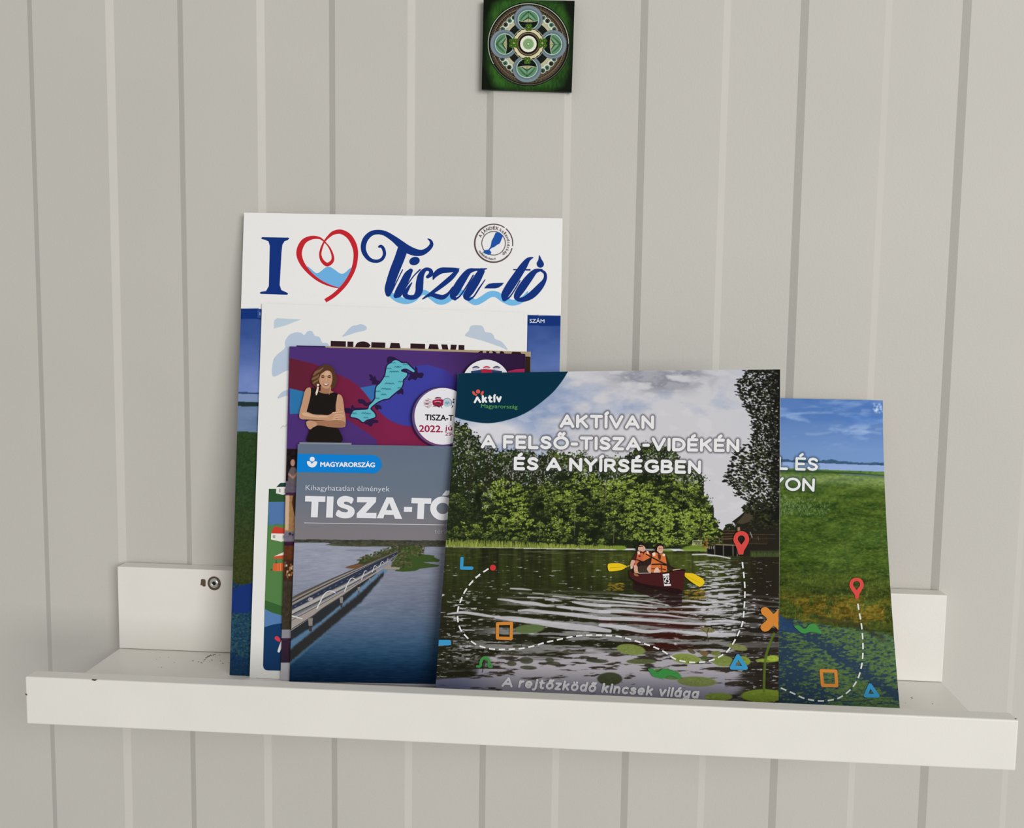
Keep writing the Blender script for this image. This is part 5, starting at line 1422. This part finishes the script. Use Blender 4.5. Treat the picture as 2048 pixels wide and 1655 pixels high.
pen.dashes(S3([(540, 352), (505, 375), (460, 405), (400, 460), (350, 520), (310, 585), (275, 670), (258, 730), (255, 790), (262, 850), (285, 915), (330, 970), (380, 1018), (440, 1055), (510, 1078), (590, 1092), (680, 1093), (780, 1090), (870, 1080), (960, 1060), (1060, 1030), (1160, 1008), (1260, 985), (1350, 970), (1450, 962), (1560, 962)]) + S4([(90, 967), (180, 975), (270, 998), (360, 1025), (450, 1055), (530, 1085), (600, 1120), (640, 1150), (700, 1185), (780, 1205), (880, 1213), (960, 1208), (1040, 1188), (1120, 1148), (1180, 1100), (1240, 1010), (1280, 930), (1305, 870), (1318, 800), (1327, 700), (1332, 600), (1332, 520), (1325, 430), (1315, 340), (1305, 262)]), 3.0, WH, 12.5, 7.2)
pen.path(S3([(622, 857), (752, 854), (748, 993), (621, 989)]), 6.2, OR, closed=True)
pen.path(S3([(75, 1030), (172, 1031)]), 11, BL)
pen.ribbon(S3([(436, 1248, 22), (464, 1246, 24), (470, 1208, 26), (484, 1180, 26), (508, 1168, 26), (534, 1180, 26), (546, 1208, 26), (544, 1246, 24), (570, 1250, 22)]), GN)
pen.poly(spline(S4([(1478, 738), (1492, 710), (1530, 706), (1560, 728), (1597, 764), (1636, 724)]), 4).tolist() + S4([(1642, 722), (1640, 915)]) + spline(S4([(1636, 912), (1596, 876), (1550, 920), (1505, 928), (1478, 900), (1486, 866), (1536, 815), (1490, 770)]), 4).tolist(), OR)
pen.path(S4([(1269, 1154), (1212, 1260), (1342, 1262)]), 7.8, BL, closed=True)
pen.smooth(S4([(440, 1272), (470, 1268), (500, 1280), (520, 1300), (550, 1290), (580, 1270), (620, 1280), (680, 1290), (740, 1335), (730, 1362), (640, 1330), (580, 1360), (540, 1355), (490, 1340), (465, 1305)]), (58, 134, 66), n=4)
pin(pen, (1185, 810), 165, 165, (1175, 1135), 110, 74, 930, P5)
# --- canoe and its two paddlers
YE, YE2 = (224, 190, 28), (176, 142, 14)
CAN, CAN2, VEST, VEST2, SKN = (68, 26, 28), (36, 16, 18), (206, 112, 56), (160, 74, 34), (206, 160, 136)
BK = (34, 24, 22)
pen.smooth(B1([(105, 540), (150, 522), (290, 518), (390, 540), (450, 568), (500, 560), (500, 576), (450, 580), (400, 625), (300, 655), (170, 670), (120, 660), (103, 600)]), YE, n=4)
pen.ribbon(B1([(140, 604, 6), (300, 594, 7), (430, 576, 5)]), YE2)
pen.smooth(B1([(1525, 700), (1590, 700), (1690, 708), (1770, 750), (1860, 800), (1895, 850), (1890, 900), (1820, 955), (1760, 930), (1680, 880), (1600, 820), (1530, 750)]), YE, n=4)
pen.ribbon(B1([(1535, 735, 7), (1650, 800, 8), (1815, 882, 7)]), YE2)
pen.smooth(B1([(640, 330), (690, 300), (860, 290), (930, 350), (950, 450), (920, 560), (880, 700), (600, 690), (560, 560), (540, 520), (570, 430), (600, 360)]), (74, 30, 30), n=4)      # man
pen.smooth(B1([(1120, 340), (1190, 380), (1240, 500), (1280, 580), (1370, 630), (1300, 660), (1220, 620), (1160, 540)]), (52, 38, 30), n=4)
pen.smooth(B1([(655, 300), (700, 330), (760, 340), (770, 560), (620, 560), (600, 520), (640, 420)]), (190, 100, 66), n=3); pen.smooth(B1([(800, 310), (865, 320), (905, 400), (890, 470), (800, 540), (765, 500), (765, 380)]), VEST, n=3)
pen.poly(B1([(650, 300), (690, 292), (705, 340), (670, 360)]), (226, 200, 184)); pen.poly(B1([(820, 285), (858, 296), (868, 350), (835, 340)]), (226, 200, 184)); pen.poly(B1([(672, 370), (715, 372), (716, 404), (675, 402)]), (110, 40, 40))
pen.smooth(B1([(690, 480), (760, 480), (880, 420), (930, 400), (925, 480), (840, 560), (740, 590), (640, 560)]), (44, 30, 28), n=4)
pen.smooth(B1([(550, 460), (610, 470), (590, 530), (575, 580), (535, 610), (520, 560), (530, 500)]), SKN, n=4)
pen.smooth(B1([(590, 560), (640, 560), (665, 620), (680, 750), (640, 750), (600, 690)]), SKN, n=4)
pen.smooth(B1([(660, 600), (720, 570), (800, 560), (850, 600), (860, 690), (690, 700)]), (58, 48, 38), n=4); pen.smooth(B1([(830, 620), (880, 550), (915, 560), (910, 690), (870, 690)]), SKN, n=4)
pen.smooth(B1([(690, 185), (760, 180), (800, 210), (800, 270), (770, 300), (710, 305), (672, 275), (665, 230)]), SKN, n=4); pen.smooth(B1([(700, 150), (740, 125), (800, 150), (822, 200), (810, 250), (790, 215), (760, 190), (710, 180)]), BK, n=4)
pen.ribbon(B1([(660, 212, 16), (700, 205, 20), (760, 206, 10)]), BK); pen.smooth(B1([(620, 215), (645, 185), (668, 215), (662, 270), (640, 300), (620, 270)]), (40, 34, 24), n=4)
pen.smooth(B1([(690, 285), (730, 290), (740, 305), (700, 310)]), (120, 80, 66), n=3)
pen.smooth(B1([(930, 340), (980, 310), (1060, 350), (1150, 340), (1180, 420), (1195, 540), (1180, 690), (930, 700), (905, 560), (920, 440)]), VEST, n=4)      # woman
pen.smooth(B1([(1030, 350), (1090, 370), (1085, 440), (1060, 460), (1040, 420)]), (86, 40, 30), n=3)
pen.poly(B1([(925, 335), (985, 315), (990, 375), (950, 388)]), (228, 208, 192)); pen.poly(B1([(1125, 335), (1168, 350), (1165, 388), (1120, 380)]), (228, 208, 192))
pen.path(B1([(925, 540), (1080, 535), (1185, 555)]), 2.6, BK); pen.path(B1([(925, 620), (1100, 622), (1180, 640)]), 2.0, (90, 40, 28)); pen.path(B1([(1095, 540), (1112, 680)]), 1.6, (96, 44, 30))
pen.smooth(B1([(960, 660), (1000, 600), (1040, 605), (1075, 690), (1020, 710), (960, 700)]), (220, 180, 160), n=4)
pen.smooth(B1([(1020, 220), (1060, 185), (1115, 195), (1135, 250), (1125, 310), (1090, 340), (1040, 310), (1010, 270)]), (204, 152, 126), n=4); pen.smooth(B1([(985, 230), (1000, 175), (1060, 150), (1120, 165), (1140, 210), (1080, 190), (1030, 220), (1015, 300), (980, 310)]), BK, n=4)
pen.ribbon(B1([(1058, 300, 6), (1085, 312, 12), (1115, 302, 6)]), (232, 220, 210)); pen.ribbon(B1([(1060, 246, 8), (1080, 244, 8)]), BK); pen.ribbon(B1([(1104, 244, 7), (1120, 244, 7)]), BK)
pen.ribbon(B1([(820, 350, 16), (940, 415, 20), (1080, 490, 24), (1250, 570, 26), (1390, 640, 20)]), (40, 28, 24), n=3); pen.ribbon(B1([(590, 440, 10), (700, 470, 18), (760, 500, 20)]), BK)
pen.smooth(B1([(1310, 640), (1360, 630), (1450, 628), (1430, 660), (1330, 665)]), (200, 160, 140), n=3); pen.disc(B1([(545, 600)])[0], 2.2, (214, 196, 184))
pen.smooth(B1([(510, 640), (560, 680), (640, 720), (760, 712), (1000, 705), (1180, 690), (1350, 655), (1500, 632), (1545, 645), (1535, 720), (1520, 850), (1480, 1080), (1400, 1070), (1150, 1010), (900, 960), (650, 900), (540, 800), (505, 720)]), CAN, n=4)
pen.smooth(B1([(505, 720), (540, 790), (700, 880), (950, 930), (1200, 960), (1440, 1000), (1485, 1075), (1400, 1072), (1150, 1012), (900, 962), (650, 902), (540, 805)]), CAN2, n=4)
pen.ribbon(B1([(520, 645, 12), (640, 712, 14), (900, 704, 14), (1180, 690, 14), (1400, 648, 20), (1535, 648, 26)]), (30, 14, 16), n=4); pen.path(B1([(680, 704), (900, 700)]), 1.0, (190, 180, 176))
pen.smooth(B1([(590, 700), (650, 720), (680, 750), (640, 760), (600, 740)]), (150, 100, 50), n=3)
pen.poly(B1([(1125, 720), (1245, 705), (1280, 935), (1155, 942)]), (222, 220, 220)); pen.poly(B1([(1135, 755), (1252, 745), (1275, 900), (1158, 905)]), BK)
pen.ribbon(B1([(1150, 785, 20), (1180, 765, 20), (1192, 800, 22), (1165, 855, 22), (1195, 870, 20)]), (226, 224, 224), cap='butt'); pen.ribbon(B1([(1206, 780, 16), (1232, 765, 18), (1238, 800, 18), (1218, 820, 14), (1244, 840, 18), (1240, 876, 18), (1214, 882, 16)]), (226, 224, 224), cap='butt')
mb.build('front_cover', M_PRINT, t)
mb = MB(); Eb.slab(mb, 30, 40, .0004, .0014, lin((218, 216, 210)), .002, .998, .001, .999); mb.build('page_block', M_PAPER, t)
mb = MB(); Eb.slab(mb, 30, 40, .0019, .0003, lin((225, 223, 220))); mb.build('back_cover', M_PAPER, t)

# ================================================================== square tile magnet on the wall
TY = -.0030


class Flat(Sheet):
    def __init__(s, y): s.y = y
    def g(s, x, z): return np.full_like(x, s.y)
    def hit(s, px): return hit_y(px, s.y)
    def out(s, P, off):
        P = np.array(P); P[..., 1] -= np.asarray(off).reshape(-1) if np.ndim(off) else off; return P


G = Flat(TY)
G.BL, G.BR = hit_y([(963.2, 178.4), (1143.2, 184)], TY)
G.TL, G.TR = hit_y([(967.2, -1.5), (1149.2, 1.5)], TY)
art = Art(955, -12, 1160, 195, 2.4, (40, 78, 26))
X, Y = art.X, art.Y
cx, cy = 1056.5, 89.0
dx, dy = np.abs(X - cx) / 90, np.abs(Y - cy) / 90
art.im += (fbm(X / 3, Y / 9, 71)[..., None] - .5) * np.array([26, 44, 18]) + (fbm(X / 40, Y / 40, 72)[..., None] - .5) * np.array([24, 44, 14])
art.mix(np.clip(sm(.74, 1.02, dx) * .85 + sm(.9, 1.04, dy) * .4 + sm(1.42, 1.95, dx + dy) * .9, 0, .95), (8, 14, 6))
t = empty('decorative_tile', tuple((G.BL + G.BR) / 2))
tag(t, 'small square green tile with a round mandala ornament, high on the wall above the ledge', 'tile')
mb = MB(); G.slab(mb, 260, 260, 0, -TY - .0002, art.ink, edge=lin((24, 28, 18)))
pen = Pen(G, mb)
Rm_ = lambda q: [(q[0] + 0, q[1])]
ctr = MZ([(968, 735)])[0]
k_ = .12086
pen.disc((ctr[0], ctr[1] - .6), 82.6, (18, 18, 12), 84.0, n=90); pen.ring((ctr[0] - .2, ctr[1] - 1), 80.4, 1.5, (166, 178, 160), 150, 360); pen.ring((ctr[0], ctr[1]), 80.8, 1.2, (90, 96, 84), 0, 150)
pen.disc(ctr, 76.5, (92, 78, 62), 78, n=80); pen.disc(ctr, 64, (40, 34, 26), 65.4, n=80)
for i in range(86):
    a = 2 * math.pi * i / 86
    for r, c_, w_ in ((74.5, (20, 16, 12), 3.4), (69.3, (22, 18, 14), 4.2)):
        pen.disc((ctr[0] + r * math.cos(a), ctr[1] + r * 1.02 * math.sin(a)), w_ * .5, c_, w_ * .62, a + math.pi / 2, n=8)
    pen.ribbon([(ctr[0] + 65.5 * math.cos(a), ctr[1] + 66.8 * math.sin(a), .8), (ctr[0] + 77 * math.cos(a), ctr[1] + 78.5 * math.sin(a), .8)], (112, 94, 72), n=1, cap='butt')
pen.ring(ctr, 71.9, .8, (140, 124, 100)); pen.ring(ctr, 64.6, 1.0, (120, 108, 86))
pen.disc(ctr, 61, (170, 176, 150), 62, n=80)
for s_ in (45, 135, 225, 315):
    for d_, c_ in ((-15, (70, 96, 82)), (-5, (52, 54, 44)), (6, (70, 104, 88)), (16, (58, 78, 70))):
        a = math.radians(s_ + d_)
        pen.disc((ctr[0] + 58.5 * math.cos(a), ctr[1] + 59.6 * math.sin(a)), 6.6, (200, 208, 188)); 
        pen.disc((ctr[0] + 59.5 * math.cos(a), ctr[1] + 60.6 * math.sin(a)), 4.7, c_); pen.disc((ctr[0] + 59.5 * math.cos(a) - .6, ctr[1] + 60.6 * math.sin(a) + .4), 2.2, tuple(v * .55 for v in c_))
    a = math.radians(s_)
    pen.disc((ctr[0] + 47 * math.cos(a), ctr[1] + 47.6 * math.sin(a)), 3.8, (184, 178, 144), 17, a)
pen.disc(ctr, 46, (20, 24, 20), 46.6, n=60)
for ang, (lx, ly) in ((0, (1388, 740)), (90, (945, 1160)), (180, (548, 735)), (270, (968, 310))):
    c = MZ([(lx, ly)])[0]
    a = math.radians(ang)
    U = lambda r, s_: (c[0] + r * math.cos(a) - s_ * math.sin(a), c[1] + r * math.sin(a) + s_ * math.cos(a))
    pen.smooth([U(25.5 * math.cos(q) - (3 if math.cos(q) < 0 else 0), 28.6 * math.sin(q)) for q in np.linspace(0, 2 * math.pi, 26, endpoint=False)], (96, 110, 118), n=2)
    pen.smooth([U(24.5 * math.cos(q) - (3 if math.cos(q) < 0 else 0), 27.4 * math.sin(q)) for q in np.linspace(0, 2 * math.pi, 26, endpoint=False)], (116, 132, 140), n=2)
    pen.smooth([U(22.5 * math.cos(q) - 3, 25 * math.sin(q)) for q in np.linspace(0, 2 * math.pi, 26, endpoint=False)], (98, 112, 120), n=2)
    pen.smooth([U(19.8 * math.cos(q) - 3.5, 21.2 * math.sin(q)) for q in np.linspace(0, 2 * math.pi, 26, endpoint=False)], (166, 204, 188), n=2)
    pen.smooth([U(18.4 * math.cos(q) - 3.6, 19.6 * math.sin(q)) for q in np.linspace(0, 2 * math.pi, 26, endpoint=False)], (16, 22, 18), n=2)
    L_ = [U(18.2 * math.cos(q) - 3.6, 19.4 * math.sin(q)) for q in np.linspace(-1.5, 1.5, 18)]
    pen.poly(L_ + [U(-4.2, 19), U(-6, 10), U(-6.5, 0), U(-6, -10), U(-4.2, -19)], (92, 134, 100))
    pen.poly([U(-5.5, 12), U(-6.4, 0), U(-5.5, -12), U(-1.5, 0)], (176, 170, 130))
    for h_ in (1, -1):
        pen.ribbon([U(13, 0) + (2.6,), U(6, h_ * 8) + (3.2,), U(-3, h_ * 16) + (1.2,)], (60, 96, 68), n=4)
        pen.ribbon([U(8, 0) + (1.4,), U(2, h_ * 6) + (2.4,), U(-5, h_ * 13) + (1.0,)], (118, 160, 122), n=4)
        pen.ribbon([U(2, 0) + (1.0,), U(-2, h_ * 5) + (1.6,), U(-6, h_ * 11) + (.8,)], (30, 46, 32), n=4)
    pen.ribbon([U(14, 0) + (.8,), U(-6, 0) + (.8,)], (30, 46, 32), n=1)
    pen.ribbon([U(-5, 18.6) + (.9,), U(-7, 9) + (1.0,), U(-7.4, 0) + (1.0,), U(-7, -9) + (1.0,), U(-5, -18.6) + (.9,)], (190, 196, 160), n=3)
pen.disc(ctr, 33, (150, 160, 140), n=50); pen.disc(ctr, 31.8, (30, 28, 20), n=50)
pen.smooth([(ctr[0] + (29.6 + 1.1 * (i % 2)) * math.cos(math.pi * i / 20), ctr[1] + (29.6 + 1.1 * (i % 2)) * math.sin(math.pi * i / 20)) for i in range(40)], (206, 198, 160), n=3)
pen.disc(ctr, 24.2, (24, 18, 14), n=50); pen.ring(ctr, 21.4, 2.4, (110, 94, 72)); pen.disc(ctr, 19.2, (22, 16, 12), n=50)
pen.disc(ctr, 16.4, (214, 216, 196), n=40)
for i in range(20): pen.disc((ctr[0] + 14.6 * math.cos(i * .314), ctr[1] + 14.6 * math.sin(i * .314)), 1.9, (228, 228, 212), n=10)
pen.disc(ctr, 10.8, (134, 164, 116)); pen.ring(ctr, 7.4, .8, (104, 138, 92)); pen.disc(ctr, 3.8, (96, 134, 84)); pen.disc(ctr, 2.4, (160, 190, 146)); pen.disc(ctr, 1.1, (206, 222, 194))
for (lx, ly), tw in (((722, 722), 1), ((1202, 722), 1), ((975, 462), 0), ((950, 1010), 0)):
    c = MZ([(lx, ly)])[0]
    s_ = 4.6 if tw else 3.6
    for sx in (-1, 1):
        for sy in (-1, 1):
            q = (c[0] + sx * s_ * (.95 if tw else .8), c[1] + sy * s_)
            for i in range(5): pen.disc((q[0] + s_ * .55 * math.cos(i * 1.257), q[1] + s_ * .55 * math.sin(i * 1.257)), s_ * .55, (62, 96, 26), n=12)
            pen.disc(q, s_ * .5, (44, 74, 18), n=12); pen.disc(q, s_ * .2, (140, 160, 84), n=8)
    pen.disc(c, 1.1, (150, 168, 96), n=8)
tile = mb.build('printed_tile', M_GLOSS, t)
for nm, s_ in (('magazine', A), ('poster', B), ('flyer', C), ('map', Dm), ('F', F), ('E', Eb)):
    print('SHEET', nm, 'BL', np.round(s_.BL, 4), 'BR', np.round(s_.BR, 4), 'TL', np.round(s_.TL, 4), 'TR', np.round(s_.TR, 4), 'w', round(float(np.linalg.norm(s_.TR - s_.TL)), 4), round(float(np.linalg.norm(s_.BR - s_.BL)), 4), 'h', round(float(np.linalg.norm(s_.TL - s_.BL)), 4), round(float(np.linalg.norm(s_.TR - s_.BR)), 4))
